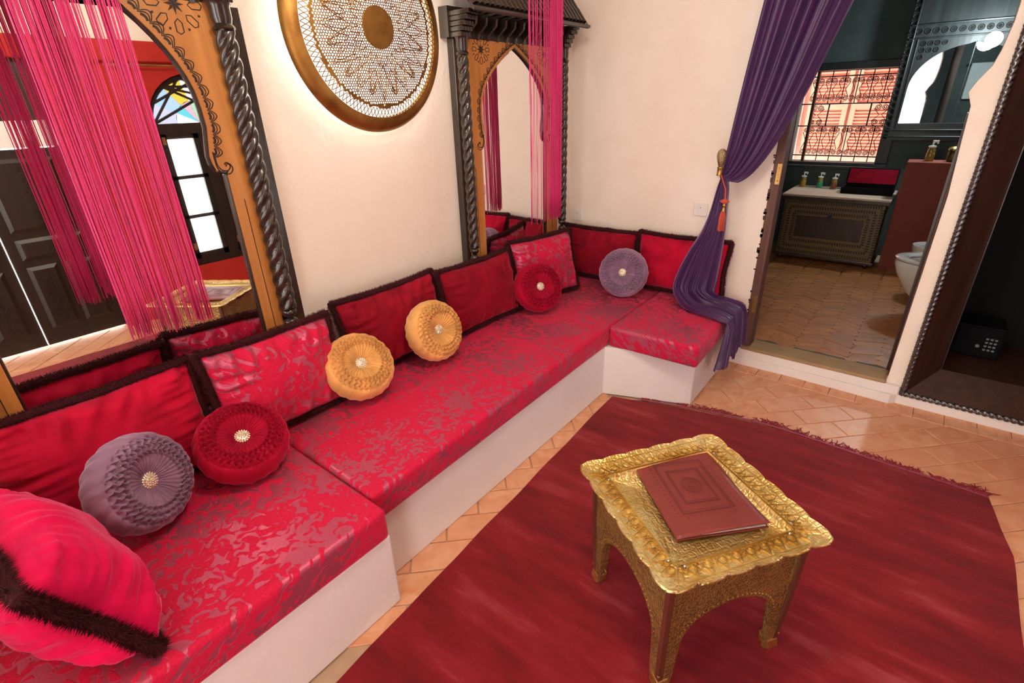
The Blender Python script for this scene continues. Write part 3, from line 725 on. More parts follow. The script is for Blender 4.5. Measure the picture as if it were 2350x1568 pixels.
# tassel
tr=thing('tassel','orange-red silk tassel with brass beads hanging from the brass holdback','tassel',(-.895,3.02,1.165))
M['coral']=m_velvet('coral_silk',(.62,.10,.06,1),(1,.5,.35,1),.6)
MB().tube([(-.035,.0,.045),(-.02,0,.01),(0,0,-.03),(.004,0,-.085)],.0035,6).build('cord',M['coral'],tr,smooth=True)
MB().lathe([(.001,-.078),(.012,-.085),(.026,-.092),(.024,-.098),(.012,-.104),(.007,-.108)],16,T((.004,0,0))).build('collar',M['coral'],tr,smooth=True)
MB().lathe([(.008,-.108),(.012,-.118),(.008,-.128),(.011,-.138),(.012,-.148)],12,T((.004,0,0))).build('bead',M['brasshw'],tr,smooth=True)
b=MB()
for k in range(60):
    a=random.uniform(0,2*pi); r=.016*math.sqrt(random.random()); b.tube([(.004+.5*r*cos(a),.5*r*sin(a),-.146),(.004+1.1*r*cos(a),1.1*r*sin(a),-.18),(.004+1.25*r*cos(a),1.25*r*sin(a),-.265+random.uniform(0,.012))],.0016,4)
b.build('skirt',M['coral'],tr)
# ==================================================================== RUG
n=NT('crimson_wool_rug'); v_=n.coord(); st=n.coord((.22,1,1),(0,0,-.12)); 
f1=n.noise(4.0,3,.6,st); f2=n.noise(15,3,.6,st); f3=n.noise(180,2,vec=v_); f4=n.noise(2.2,2,vec=v_)
c=n.ramp(n.math('ADD',n.math('MULTIPLY',f1,.6),n.math('MULTIPLY',f2,.4)),[(.34,S('#5a1016')),(.46,S('#77171f')),(.55,S('#8a1f28')),(.64,S('#a5434b'))])
c=n.mixc(n.math('MULTIPLY',f3,.35),c,S('#6b1219'))
M['rug']=n.set(col=c,rough=.95,sheen=.25,sheent=(1,.5,.5,1),spec=.1,normal=n.bump(n.math('ADD',f3,n.math('MULTIPLY',n.noise(60,3,vec=v_),.6)),.5,.006))
rc=thing('rug','crimson striped wool rug with ragged fringe lying on the terracotta floor under the brass table','rug')
# far edge polyline in world xy, near edge runs out of view
far=crom([(-1.185,2.385),(-.98,2.46),(-.757,2.525),(-.53,2.575),(-.299,2.600),(.089,2.583),(.32,2.58),(.515,2.570)],60)
NV=70; vs=[];fs=[]
for i in range(NV+1):
    t=i/NV
    for j,(fx,fy) in enumerate(far):
        u=j/60
        nxp=(-1.068+1.64*u+.02*sin(3*u), .30-.9*0 -.02*u)     # matching point at near part
        ynear=-.9; k=(fy-ynear)
        y=fy-k*t; 
        xl=-1.19+(.125)*min(1,(2.385-min(y,2.385))/2.0); xr=.515+.06*min(1,max(0,(2.57-y)/.35))
        x=xl+(xr-xl)*u+.006*noise.noise(Vector((0,y*4,u>.5)))*(1 if j in(0,60) else .3)
        z=.010+.0035*noise.noise(Vector((x*3,y*3,2)))
        if t<.02: z=.006
        vs.append((x,y,z))
nb=len(vs); vs+=[(x,y,.0015) for x,y,z in vs]
J=61
for i in range(NV):
    for j in range(60):
        a=i*J+j; fs.append((a,a+J,a+J+1,a+1))
for i in range(NV): a=i*J; fs.append((a,a+nb,a+J+nb,a+J)); a+=60; fs.append((a,a+J,a+J+nb,a+nb))
for j in range(60): fs.append((j,j+1,j+1+nb,j+nb))
MB().add(vs,fs).build('pile',M['rug'],rc,smooth=True)
M['kilim']=plain('rug_end_band',S('#a8506a'),.9); M['fringe']=plain('rug_fringe_wool',S('#8f2230'),.9)
b=MB(); e0=[(x,y-.004,.009) for x,y in far[6:]]; e1=[(x+.004*noise.noise(Vector((x*9,0,0))),y+.022,.004) for x,y in far[6:]]
b.add(e0+e1,[(i,i+1,len(e0)+i+1,len(e0)+i) for i in range(len(e0)-1)]); 
b.build('end_band',M['kilim'],rc)
b=MB(); rnd=random.Random(5)
for k in range(330):
    q=rnd.random(); i=min(59,int((6+q*54))); fx,fy=far[i]; fx+=(far[min(60,i+1)][0]-fx)*rnd.random()
    d=noise.noise(Vector((fx*5,3,1)))
    if d<-.25: continue
    L=rnd.uniform(.012,.045)*(1.2+d); a=pi/2+rnd.gauss(0,.7); p=[(fx,fy+.018,.006)]
    for s in range(4): p.append((p[-1][0]+cos(a)*L/4,p[-1][1]+sin(a)*L/4,.004+rnd.uniform(0,.006))); a+=rnd.gauss(0,.5)
    b.tube(p,[.0028,.0026,.0022,.002,.0012],4)
o=b.build('fringe',M['fringe'],rc,smooth='all'); o['kind']='stuff'
# ==================================================================== BRASS TRAY TABLE
TA=math.radians(-34.0); tt_=thing('tray_table','low square brass tray table with scalloped edge standing on the crimson rug','table',(-.337,1.264,.012),rot=(0,0,TA))
M['traybrass']=m_brass('tray_brass',S('#d2b056'),S('#f3dfa2'),48,.9,.40)
M['plainbrass']=m_brass('smooth_brass',S('#b8944a'),S('#e2c67a'),25,.15,.34,'noise')
n=NT('brass_clad_wood'); v_=n.coord(); d=n.vor(120,v_,'F1',.6); wn=n.noise(9,4,vec=v_); pt=n.ramp(n.math('ADD',n.math('MULTIPLY',d,.9),n.math('MULTIPLY',wn,.7)),[(.55,(0,0,0)),(.85,(1,1,1))])
sp=n.node('ShaderNodeSeparateColor'); n.link(pt,sp.inputs[0]); mk=sp.outputs[0]
M['clad']=n.set(col=n.mixc(mk,S('#5a3418'),S('#b09254')),metal=n.math('MULTIPLY_ADD',mk,.5,.35),rough=.45,normal=n.bump(d,.9,.005))
h=.468; sx_=.268
# tray outline with scallops
def scal(side,k=.0085,n_=6,m=60):
    pts=[]
    cs=[(-1,-1),(1,-1),(1,1),(-1,1)]
    for e in range(4):
        a=Vector(cs[e])*side; c=Vector(cs[(e+1)%4])*side; d=(c-a); nn=Vector((d.y,-d.x)).normalized()
        for i in range(m):
            t=i/m; w=k*(abs(sin(pi*n_*t))**.6-.55)
            if t<.06 or t>.94: w+=-.35*k
            p=a+d*t+nn*w
            cr=min(t,1-t)
            if cr<.05: p=p*(1-.35*(.05-cr))
            pts.append(p)
    return pts
NQ=240
rings=[]
out=scal(sx_)
def sq(side,r=.0):
    pts=[]; cs=[(-1,-1),(1,-1),(1,1),(-1,1)]
    for e in range(4):
        a=Vector(cs[e])*side; c=Vector(cs[(e+1)%4])*side
        for i in range(60): pts.append(a.lerp(c,i/60))
    return pts
rings=[(out,h+.016),( [p*.985 for p in out],h+.019),(sq(.250),h+.012),(sq(.192),h+.006),(sq(.184),h-.008),(sq(.176),h-.012),(sq(.02),h-.012)]
vs=[];fs=[]
for pts,z in rings: vs+=[(p.x,p.y,z) for p in pts]
for r in range(len(rings)-1):
    for q in range(NQ): fs.append((r*NQ+q,r*NQ+(q+1)%NQ,(r+1)*NQ+(q+1)%NQ,(r+1)*NQ+q))
fs.append(tuple((len(rings)-1)*NQ+q for q in range(NQ)))
b=MB().add(vs,fs); o=b.build('tray',M['traybrass'],tt_,smooth=True); md=o.modifiers.new('solid','SOLIDIFY'); md.thickness=.003; md.offset=-1
# engraved chevrons and arcs raised on the border
b=MB()
for e in range(4):
    Me=Rz(e*pi/2)@T((0,-.221,h+.0045))
    for k in range(9):
        x=-.18+k*.045; b.ribbon([(x-.02,-.022),(x,.022),(x+.02,-.022)],.0026,.0085,Me); b.ribbon([(x-.012,.018),(x,-.006),(x+.012,.018)],.0020,.0080,Me)
        b.ribbon([(x+.0225+.010*cos(a*pi/6),.006+.012*sin(a*pi/6)) for a in range(12)],.0020,.0080,Me,closed=True)
    b.ribbon([(-.19,-.027),(.19,-.027)],.0024,.0085,Me); b.ribbon([(-.19,.026),(.19,.026)],.0024,.0085,Me)
    b.ribbon([(-.222,-.03),(-.19,.026)],.0024,.0085,Me)
o=b.build('engraving',M['plainbrass'],tt_); o['kind']='stuff'
rv=MB().sphere((0,0,0),.0048,10,6,(1,1,.55)).mesh('rivet',True); rv.materials.append(M['silverbead'])
for e in range(4):
    for x in (-.17,.17):
        p=Rz(e*pi/2)@Vector((x,-.200,h+.010)); o=obj('rivet',rv,None,tt_); o.location=p
# arched side panels
def leg_panel():
    wt,wb=.222,.208; 
    def X(z): return wb+(wt-wb)*z/h
    poly=[(-X(0)-.004,0),(-X(.03),.03),(-X(.12),.12),(-wt,h),(wt,h),(X(.12),.12),(X(.03),.03),(X(0)+.004,0),(X(0)-.035,0),(X(0)-.042,.05),(X(0)-.048,.14)]
    N=16; xa=wb-.048
    arc=[(xa*cos(pi*i/N)*1.0, .14+.155*sin(pi*i/N)**.75) for i in range(1,N)]
    poly+=arc+[(-(X(0)-.048),.14),(-(X(0)-.042),.05),(-(X(0)-.035),0)]
    b=MB().prism(poly,-.007,.007,Matrix(((1,0,0,0),(0,0,1,0),(0,1,0,0),(0,0,0,1))))
    return b.mesh('side_panel'), arc
sp_me,arc=leg_panel(); sp_me.materials.append(M['clad'])
stud=MB()
pts_=[(x*1.06,z+.012) for x,z in arc]
for a,c in zip(pts_[:-1],pts_[1:]):
    for q in range(2): stud.sphere((a[0]+(c[0]-a[0])*q/2,-.008,a[1]+(c[1]-a[1])*q/2),.0032,6,4)
for s in (1,-1):
    for k in range(9): stud.sphere((s*(.214-.0),-.008,.06+k*.045),.0034,6,4)
st_me=stud.mesh('studs',True); st_me.materials.append(M['plainbrass'])
tilt=.0
for e in range(4):
    o=obj('side_panel',sp_me,None,tt_); o.rotation_euler=(0,0,e*pi/2); p=Rz(e*pi/2)@Vector((0,-.207,0)); o.location=p
    s=obj('studs',st_me,None,o); s['kind']='stuff'
ft=MB().add([(-.020,-.020,.035),(.020,-.020,.035),(.020,.020,.035),(-.020,.020,.035),(-.026,-.026,-.004),(.018,-.026,-.004),(.018,.018,-.004),(-.026,.018,-.004)],[(0,1,2,3),(7,6,5,4),(0,4,5,1),(1,5,6,2),(2,6,7,3),(3,7,4,0)]).mesh('foot'); ft.materials.append(M['plainbrass'])
for e in range(4):
    p=Rz(e*pi/2)@Vector((-.196,-.196,.004)); o=obj('foot',ft,None,tt_); o.location=p; o.rotation_euler=(0,0,e*pi/2); m_=o.modifiers.new('b','BEVEL'); m_.width=.006; m_.segments=2
M['redpost']=m_wood('red_stained_edge_wood',(.07,.018,.010,1),(.14,.035,.018,1),.45)
for e in range(4):
    a_=Rz(e*pi/2)@Vector((-.2165,-.2165,0)); c_=Rz(e*pi/2)@Vector((-.206,-.206,0))
    MB().tube([(c_.x,c_.y,.03),(a_.x*.985,a_.y*.985,.2),(a_.x*1.01,a_.y*1.01,h-.004)],.012,4).build('corner_post',M['redpost'],tt_)
# ==================================================================== LEATHER FOLDER
n=NT('oxblood_leather'); v_=n.coord(); g_=n.noise(240,3,vec=v_); q_=n.noise(6,3,vec=v_)
M['leather']=n.set(col=n.mixc(q_,S('#6e2a28'),S('#8a3b36')),rough=.42,normal=n.bump(g_,.15,.001),spec=.4)
fo=thing('leather_folder','oxblood leather folder with embossed square frame lying on the brass tray','folder',(-.368,1.327,.477),rot=(0,0,math.radians(-43.0)))
fw,fl=.139,.196   # half sizes: short side x ... long side
def warp(x,y): # cover lifts along the open edge
    return .006+.016*max(0,(x/fl))**1.6*(.55+.45*(y/fw))+.003*(1-(y/fw)**2)
vs=[];fs=[];NX,NY=30,16
for i in range(NX+1):
    for j in range(NY+1):
        x=-fl+2*fl*i/NX;y=-fw+2*fw*j/NY; vs.append((x,y,warp(x,y)))
for i in range(NX):
    for j in range(NY): k=i*(NY+1)+j; fs.append((k,k+1,k+NY+2,k+NY+1))
o=MB().add(vs,fs).build('front_cover',M['leather'],fo,smooth=True); md=o.modifiers.new('s','SOLIDIFY'); md.thickness=.0035; md.offset=1
MB().box(-fl,fl,-fw,fw,0,.003).build('back_cover',M['leather'],fo)
MB().box(-fl+.006,fl-.006,-fw+.004,fw-.006,.003,.0055).build('pages',M['plastic'],fo)
n=NT('embossed_line'); M['emboss']=n.set(col=S('#5f2220'),rough=.55)
b=MB()
def remb(pts,wd,closed=True):
    P=[]; m=len(pts)
    rng=m if closed else m-1
    for i in range(rng):
        a=Vector(pts[i]);c=Vector(pts[(i+1)%m]); L=(c-a).length; k=max(2,int(L/.012))
        for q in range(k): P.append(a.lerp(c,q/k))
    N=len(P)
    b.tube([(p.x,p.y,warp(p.x,p.y)+.0034) for p in P],wd,4,closed=closed)
for s,wd in ((1.0,.0009),(.93,.0006),(.66,.0010),(.60,.0006)):
    remb([(-.115*s,-.082*s),(.115*s,-.082*s),(.115*s,.082*s),(-.115*s,.082*s)],wd)
for s in (.40,.33,.22,.12): remb([(.082*s*cos(a*pi/8)*1.1,.082*s*sin(a*pi/8)) for a in range(16)],.0007)
for e in range(4):
    for k in range(14 if e%2==0 else 9):
        t=-1+2*(k+.5)/(14 if e%2==0 else 9)
        if e%2==0: x=.118*t; y=.096*(1 if e else -1); remb([(x,y),(x,y*1.09)],.0008,False)
        else: y=.082*t; x=.130*(1 if e==1 else -1); remb([(x,y),(x*1.07,y)],.0008,False)
o=b.build('embossing',M['emboss'],fo); o['kind']='stuff'
# ==================================================================== WARDROBE NICHE AND SAFE
nr=structure(thing('trim_2',None,None)); nr.name='trim_2'
x0,x1,z0,z1=.136,.90,.055,2.2; xi0,xi1,zi0,zi1=.268,.80,.185,2.08; ya,yb=YW-.004,YW+.15
def splay(p):
    return MB().add(p,[(0,1,2,3)])
def slab(pts,name):
    b=MB().add(pts,[(0,1,2,3)]); o=b.build(name,M['brownwood'],nr); m_=o.modifiers.new('s','SOLIDIFY'); m_.thickness=.02; m_.offset=-1; return o
slab([(x0,ya,z0),(xi0,yb,zi0),(xi0,yb,zi1),(x0,ya,z1)],'jamb_board')
slab([(x1,ya,z0),(x1,ya,z1),(xi1,yb,zi1),(xi1,yb,zi0)],'jamb_board')
slab([(x0,ya,z0),(x1,ya,z0),(xi1,yb,zi0),(xi0,yb,zi0)],'sill_board')
slab([(x0,ya,z1),(xi0,yb,zi1),(xi1,yb,zi1),(x1,ya,z1)],'head_board')
M['ropewood']=NT('polished_black_rope_moulding').set(col=(.035,.032,.036,1),rough=.22,coat=1.0,coatr=.08,spec=.8)
def rope(path,name,r=.017):
    P=[]; 
    for a,c in zip(path[:-1],path[1:]):
        a=Vector(a);c=Vector(c); k=int((c-a).length/.0035)
        for q in range(k): P.append(a.lerp(c,q/k))
    P.append(Vector(path[-1]))
    return MB().tube(P,r,10,lobes=3,twist=75,lobamp=.55).build(name,M['ropewood'],nr,smooth='all')
g=.014
rope([(x0+g,ya-.004,z0+g),(x0+g,ya-.004,z1-g)],'rope_moulding'); rope([(x0+g,ya-.004,z0+g),(x1-g,ya-.004,z0+g)],'rope_moulding'); rope([(x1-g,ya-.004,z0+g),(x1-g,ya-.004,z1-g)],'rope_moulding')
rope([(xi0-.006,yb-.006,zi0-.006),(xi0-.006,yb-.006,zi1)],'rope_moulding'); rope([(xi0,yb-.006,zi0-.004),(xi1,yb-.006,zi0-.004)],'rope_moulding')
# reeded lines along the jamb and sill
b=MB()
for t in (.62,.70,.78):
    q=Vector((x0,ya,z0)).lerp(Vector((xi0,yb,zi0)),t)+Vector((.002,-.002,.002)); q2=Vector((x0,ya,z1)).lerp(Vector((xi0,yb,zi1)),t)+Vector((.002,-.002,0)); q3=Vector((x1,ya,z0)).lerp(Vector((xi1,yb,zi0)),t)+Vector((0,-.002,.002))
    b.tube([q,q2],.0035,6); b.tube([q,q3],.0035,6)
b.build('reeding',M['brownwood'],nr,smooth=True)
b=MB(); b.box(xi0-.02,xi0+.02,yb,yb+.02,zi0,zi1).box(xi0-.02,xi1+.02,yb,yb+.02,zi0-.02,zi0).build('inner_stop',M['brownwood'],nr)
# cupboard interior
b=MB(); YN=4.02
b.box(xi0-.02,xi1+.25,yb+.02,YN,zi0-.03,zi0-.004)
cup=b.build('cupboard_floor',M['brownwood'],nr)
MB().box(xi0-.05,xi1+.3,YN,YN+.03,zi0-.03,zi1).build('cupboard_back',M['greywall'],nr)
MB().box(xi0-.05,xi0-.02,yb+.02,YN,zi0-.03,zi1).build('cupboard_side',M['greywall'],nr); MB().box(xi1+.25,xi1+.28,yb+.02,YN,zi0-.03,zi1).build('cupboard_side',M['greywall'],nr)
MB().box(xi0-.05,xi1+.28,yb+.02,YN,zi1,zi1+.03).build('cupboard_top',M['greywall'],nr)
sf=thing('safe','small black electronic safe with grey keypad on the niche floor','safe',(.425,3.735,zi0-.004))
MB().box(-.105,.105,0,.2,0,.19).build('body',M['blackmetal'],sf,bevel=.004)
MB().box(-.098,.098,-.012,0,.008,.182).build('door',M['blackmetal'],sf,bevel=.003)
km=MB().box(-.006,.006,-.004,0,-.005,.005).mesh('key'); km.materials.append(M['keypad'])
for r in range(4):
    for c in range(3):
        o=obj('key',km,None,sf); o.location=(.035+c*.019,-.012,.125-r*.022)
MB().lathe([(.001,.006),(.009,.006),(.010,0)],16,T((.002,-.012,.075))@Rx(pi/2)).build('knob',M['keypad'],sf)
# ==================================================================== BATHROOM DOORWAY TRIM
dj=structure(thing('door_1',None,None))
MB().box(-.724,-.676,YW-.002,YW+.10,.112,1.53).build('jamb',M['jambwood'],dj,bevel=.003)
MB().box(.062,.068,YW+.05,YW+.13,.115,1.50).build('jamb',M['jambwood'],dj)
MB().box(-.05+.098,.064,YW+.12,YW+.16,.115,1.5).build('stop',M['brownwood'],dj)
hm=MB().box(-.012,.012,-.004,0,-.055,.055); 
for q in (-.035,0,.035): hm.sphere((0,-.005,q),.003,6,4)
hme=hm.mesh('hinge'); hme.materials.append(M['brasshw'])
for zz in (.42,1.20): o=obj('hinge',hme,None,dj); o.location=(-.690,YW-.003,zz)
M['stone']=m_plaster('worn_threshold_stone',S('#8f7352'),S('#b89a74'))
MB().prism([(-.724,3.236),(.064,3.232),(.064,YW+.13),(-.724,YW+.13)],.112,.132).build('threshold',M['stone'],dj,bevel=.006)
# paint chips along the jamb edge
b=MB(); rnd=random.Random(9)
for k in range(34):
    z=rnd.uniform(.2,1.3); b.box(-.728-rnd.uniform(0,.006),-.716,YW-.003,YW-.001,z,z+rnd.uniform(.006,.03))
b.build('paint_chips',M['brownwood'],dj)
# ==================================================================== BATHROOM
bx0,bx1,by0,by1,bz=-1.75,.64,YW+.12,6.15,.13; BZ=2.75
bw=[(-1.225,.985),(-.485,.985),(-.485,1.80),(-1.225,1.80)]
structure(plane_y([(bx0,0),(bx1,0),(bx1,BZ),(bx0,BZ)],by1,by1+.14,[bw]).build('wall_bathroom_far',M['teal']))
structure(MB().box(bx0-.1,bx0,by0,by1,0,BZ).build('wall_bathroom_left',M['teal'])); structure(MB().box(bx1,bx1+.1,4.055,by1,0,BZ).build('wall_bathroom_right',M['teal']))
structure(plane_y([(bx0,0),(.215,0),(.215,BZ),(bx0,BZ)],by0+.001,by0+.03,[[(x,z) for x,z in dooro]]).build('wall_bathroom_near',M['teal']))
structure(MB().box(.215,bx1,4.052,4.075,0,BZ).build('wall_bathroom_chase',M['teal'])); structure(MB().box(.190,.216,by0+.03,4.075,0,BZ).build('wall_bathroom_return',M['teal']))
structure(MB().box(bx0,bx1,by0,by1,BZ-.05,BZ).build('ceiling_bathroom',M['teal']))
bf=structure(MB().box(bx0,bx1,YW+.10,by1,.05,.122).build('floor_bathroom',M['mortar']))
l2,w2=.165,.068
tb2=MB().box(-l2*.545,l2*.545,-w2/2+.0009,w2/2-.0009,-.02,0).mesh('tile'); tb2.materials.append(M['tile2'])
herr=[]
ratio=l2/w2
for a in range(-30,30):
    for c in range(-16,16):
        # V-shaped zigzag strips (the wavy rows in the photo)
        for side in (0,1):
            ang=.42*(1 if side else -1)
            px=(2*c+side+.5)*l2*cos(.42); py=a*w2/cos(.42)
            herr.append((px,py,ang))
herr=[h for h in herr if -1.35<h[0]<.50 and YW+.14<h[1]+4.4<5.75]
herr.sort(key=lambda h:h[1])
for px,py,ang in herr[:300]:
    o=obj('tile',tb2,None,bf); o.location=(px,py+4.4,bz+random.uniform(-.0015,.001)); o.rotation_euler=(random.uniform(-.012,.012),random.uniform(-.012,.012),ang)
if len(herr)>300:
    b=MB()
    for px,py,ang in herr[300:]: b.box(-l2/2+.0018,l2/2-.0018,-w2/2+.0018,w2/2-.0018,-.02,0,T((px,py+4.4,bz))@Rz(ang))
    o=b.build('tile_field',M['tile2'],bf); o['kind']='stuff'
# --- chest
ch=thing('inlaid_chest','dark inlaid wooden chest with pale top on ball feet below the bathroom window','chest',(-.67,5.5,bz))
n=NT('inlay_wood'); v_=n.coord(); M['inlay']=n.set(col=n.mixc(n.noise(12,4,vec=n.coord((1,1,8))),S('#55401f'),S('#7a5c2e')),rough=.5)
MB().box(-.40,.40,.02,.60,.055,.575).build('body',M['inlay'],ch,bevel=.004)
MB().box(-.43,.43,-.012,.63,.575,.605).build('top_moulding',M['brownwood'],ch,bevel=.006)
MB().box(-.43,.43,.0,.63,.605,.624).build('top',m_wood('bleached_top',(.42,.30,.2,1),(.66,.52,.4,1),.45,axis='X'),ch,bevel=.004)
MB().box(-.42,.42,.005,.61,.035,.065).build('plinth',M['brownwood'],ch,bevel=.006)
MB().box(-.27,.27,.008,.02,.235,.43).build('panel',M['brownwood'],ch,bevel=.003)
b=MB()
for (w_,z_0,z_1) in ((.385,.09,.555),(.345,.14,.51),(.30,.195,.465)):
    nx_=int(w_*2/.02); 
    for k in range(nx_):
        x=-w_+(k+.5)*2*w_/nx_
        for z in (z_0,z_1): b.box(x-.005,x+.005,.012,.021,z-.012,z+.012)
    nz_=int((z_1-z_0)/.022)
    for k in range(1,nz_):
        z=z_0+k*(z_1-z_0)/nz_
        for x in (-w_,w_): b.box(x-.012,x+.012,.012,.021,z-.005,z+.005)
o=b.build('dark_inlay',M['groove'],ch); o['kind']='stuff'
MB().box(-.02,.02,.002,.012,.42,.455).build('lock',M['iron'],ch)
fm=MB().sphere((0,0,0),.026,12,8).mesh('foot',True); fm.materials.append(M['blackwood'])
for sx in (-.36,.36):
    for sy in (.05,.55): o=obj('foot',fm,None,ch); o.location=(sx,sy,.024)
# --- soap bottles
def bottle(x,y,z,mat,label,sc=1,name='soap_bottle'):
    r=thing(name,label,'bottle',(x,y,z),'pump soap bottles'); r.scale=(sc,)*3
    MB().lathe([(.001,0),(.026,0),(.028,.004),(.027,.045),(.026,.055),(.024,.058)],20).build('liquid',mat,r,smooth=True)
    MB().lathe([(.024,.058),(.025,.075),(.020,.088),(.013,.094)],20).build('shoulder',m_bot,r,smooth=True)
    b=MB().lathe([(.020,.092),(.024,.096),(.024,.104),(.006,.108),(.006,.128)],16); b.build('pump_collar',M['plastic'],r,smooth=True)
    b=MB(); b.box(-.007,.030,-.007,.007,.128,.142).box(.020,.030,-.005,.005,.118,.13).build('pump_head',M['plastic'],r,bevel=.002)
    return r
m_bot=plain('amber_bottle',(.30,.19,.03,1),.15,coat=.6)
CZ=bz+.625
bottle(-1.035,6.02,CZ,M['soap_a'],'small pump bottle of amber soap on the inlaid chest')
bottle(-.885,6.02,CZ,M['soap_g'],'small pump bottle of green soap on the inlaid chest')
bottle(-.755,5.97,CZ,M['soap_r'],'small pump bottle of rust-brown soap on the inlaid chest')
# --- open case with burgundy lining
cs=thing('open_case','black open case lined in burgundy velvet at the chest end','case',(-.47,5.83,CZ+.001))
b=MB(); b.box(-.19,.21,-.10,.16,0,.008).box(-.19,.21,-.10,-.092,.008,.055).box(-.19,.21,.152,.16,.008,.055).box(-.19,-.182,-.092,.152,.008,.055).box(.202,.21,-.092,.152,.008,.055)
b.build('tray',M['blackmetal'],cs)
Ml=T((0,.16,.055))@Rx(-.25)
MB().box(-.19,.21,0,.010,0,.15,Ml).build('lid',M['blackmetal'],cs,bevel=.003)
MB().box(-.18,.20,-.004,.0,.010,.14,Ml).build('lid_lining',M['v_deep'],cs); MB().box(-.181,.201,-.091,.151,.008,.012).build('tray_lining',M['v_deep'],cs)
# --- half wall, bottle, jar
structure(MB().box(-.215,bx1,5.62,5.86,0,1.06).build('wall_bathroom_half',M['brick'],bevel=.006))
bottle(-.075,5.74,1.06,m_bot,'amber pump bottle with a white label on the red half wall',1.15,'lotion_bottle')
jr=thing('jar','small dark gold patterned jar with domed lid on the red half wall','jar',(.075,5.74,1.06))
MB().lathe([(.001,0),(.030,0),(.040,.015),(.043,.05),(.038,.08),(.033,.088)],20).build('bowl',m_brass('jar_metal',S('#2e2a16'),S('#8a7a3a'),60,.8,.4),jr,smooth=True)
MB().lathe([(.042,.088),(.043,.10),(.034,.112),(.014,.118),(.002,.120)],20).build('lid',M['brasshw'],jr,smooth=True)
# --- toilet and bidet (bowls project from the right)
def bowl(name,label,cat,x,y,zr,L,wd,seat):
    r=thing(name,label,cat,(x,y,bz))
    N=40; rings=[]; 
    def outline(k,z,dx):   # egg shape pointing to -x
        return [(dx+(-L*.5*cos(2*pi*i/N)*k*(1.12 if cos(2*pi*i/N)>0 else .9)), wd*.5*k*sin(2*pi*i/N),z) for i in range(N)]
    lv=[(1,zr),(1.0,zr-.03),(.93,zr-.10),(.72,zr-.22),(.50,zr-.30),(.46,.02),(.48,0)]
    vs=[];fs=[]
    ins=[(.78,zr-.002),(.72,zr-.03),(.45,zr-.12),(.2,zr-.15)]
    seq=[(k,z) for k,z in ins[::-1]]+[(.80,zr)]+lv
    for k,z in seq: vs+=outline(k,z,.08*(1-k))
    for q in range(len(seq)-1):
        for i in range(N): fs.append((q*N+i,q*N+(i+1)%N,(q+1)*N+(i+1)%N,(q+1)*N+i))
    fs.append(tuple(range(N))); fs.append(tuple((len(seq)-1)*N+i for i in range(N)))
    MB().add(vs,fs).build('bowl',M['ceramic'],r,smooth=True)
    if seat:
        vs=[];fs=[]; seq=[(1.0,zr+.006),(1.02,zr+.018),(.98,zr+.026),(.80,zr+.026),(.74,zr+.016),(.76,zr+.006)]
        for k,z in seq: vs+=outline(k,z,.03*(1-k))
        n_=len(seq)
        for q in range(n_):
            for i in range(N): fs.append((q*N+i,q*N+(i+1)%N,((q+1)%n_)*N+(i+1)%N,((q+1)%n_)*N+i))
        MB().add(vs,fs).build('seat',M['ceramic'],r,smooth=True)
        MB().box(L*.42,L*.42+.18,-.19,.19,.0,zr+.36).build('cistern',M['ceramic'],r,bevel=.02)
    return r
bowl('toilet','white ceramic toilet on the bathroom floor beside the red half wall','toilet',.20,4.50,.385,.50,.36,True)
bowl('bidet','white ceramic bidet standing behind the toilet','bidet',.27,5.02,.385,.50,.36,False)
# --- bathroom window with iron grille
w2r=structure(thing('window_2',None,None))
b=MB(); fx0,fx1,fz0,fz1=-1.225,-.485,.985,1.80
M['blackframe']=m_wood('black_window_wood',(.006,.008,.008,1),(.02,.026,.025,1),.45)
for bxs in ((fx0-.06,fx1+.10,fz1,fz1+.065),(fx0-.06,fx1+.10,fz0-.035,fz0),(fx0-.06,fx0,fz0,fz1),(fx1,fx1+.10,fz0,fz1)): b.box(bxs[0],bxs[1],by1-.03,by1+.01,bxs[2],bxs[3])
b.build('frame',M['blackframe'],w2r,bevel=.006)
MB().box(fx0-.1,fx1+.10,by1-.07,by1+.02,fz0-.06,fz0-.03).build('sill',M['blackframe'],w2r,bevel=.006)
MB().box(fx0+.10,fx0+.125,by1+.02,by1+.07,fz0,fz1).build('casement_stile',M['brownwood'],w2r)
gi=MB(); yg=by1+.10; rr=.0062
W_=fx1-fx0; H_=fz1-fz0
def spiral(cx,cz,r,d,fl=1):
    return [(cx+fl*r*(1-t/26)**.9*cos(d+t*.55),yg,cz+r*(1-t/26)**.9*sin(d+t*.55)) for t in range(24)]
for t in (.0,.06,.355,.60,.94): gi.tube([(fx0,yg,fz1-H_*t),(fx1,yg,fz1-H_*t)],rr,5)
for t in (.15,.30,.45,.60,.75,.90):
    x=fx0+W_*t
    gi.tube([(x,yg,fz1),(x,yg,fz1-H_*.355)],rr*.8,5); gi.tube([(x,yg,fz0),(x,yg,fz1-H_*.60)],rr*.8,5)
for t in (.33,.80): 
    x=fx0+W_*t; gi.tube([(x,yg,fz1-H_*.36),(x,yg,fz1-H_*.60)],rr*1.2,5)
for zc in (.105,.295,.645,.895):
    for k in range(6):
        x=fx0+W_*(.225+.15*k-.075); 
        for s in (1,-1): gi.tube(spiral(x+s*.027,fz1-H_*zc,.026,pi/2 if zc in(.105,.645) else -pi/2,s),rr*.65,4)
for (za_,zb_) in ((.12,.28),(.67,.87)):
    for k in range(6):
        x=fx0+W_*(.15+.15*k); 
        for s in (1,-1): gi.tube([(x+s*.05,yg,fz1-H_*za_),(x+s*.018,yg,fz1-H_*(za_+zb_)/2),(x+s*.05,yg,fz1-H_*zb_)],rr*.65,4)
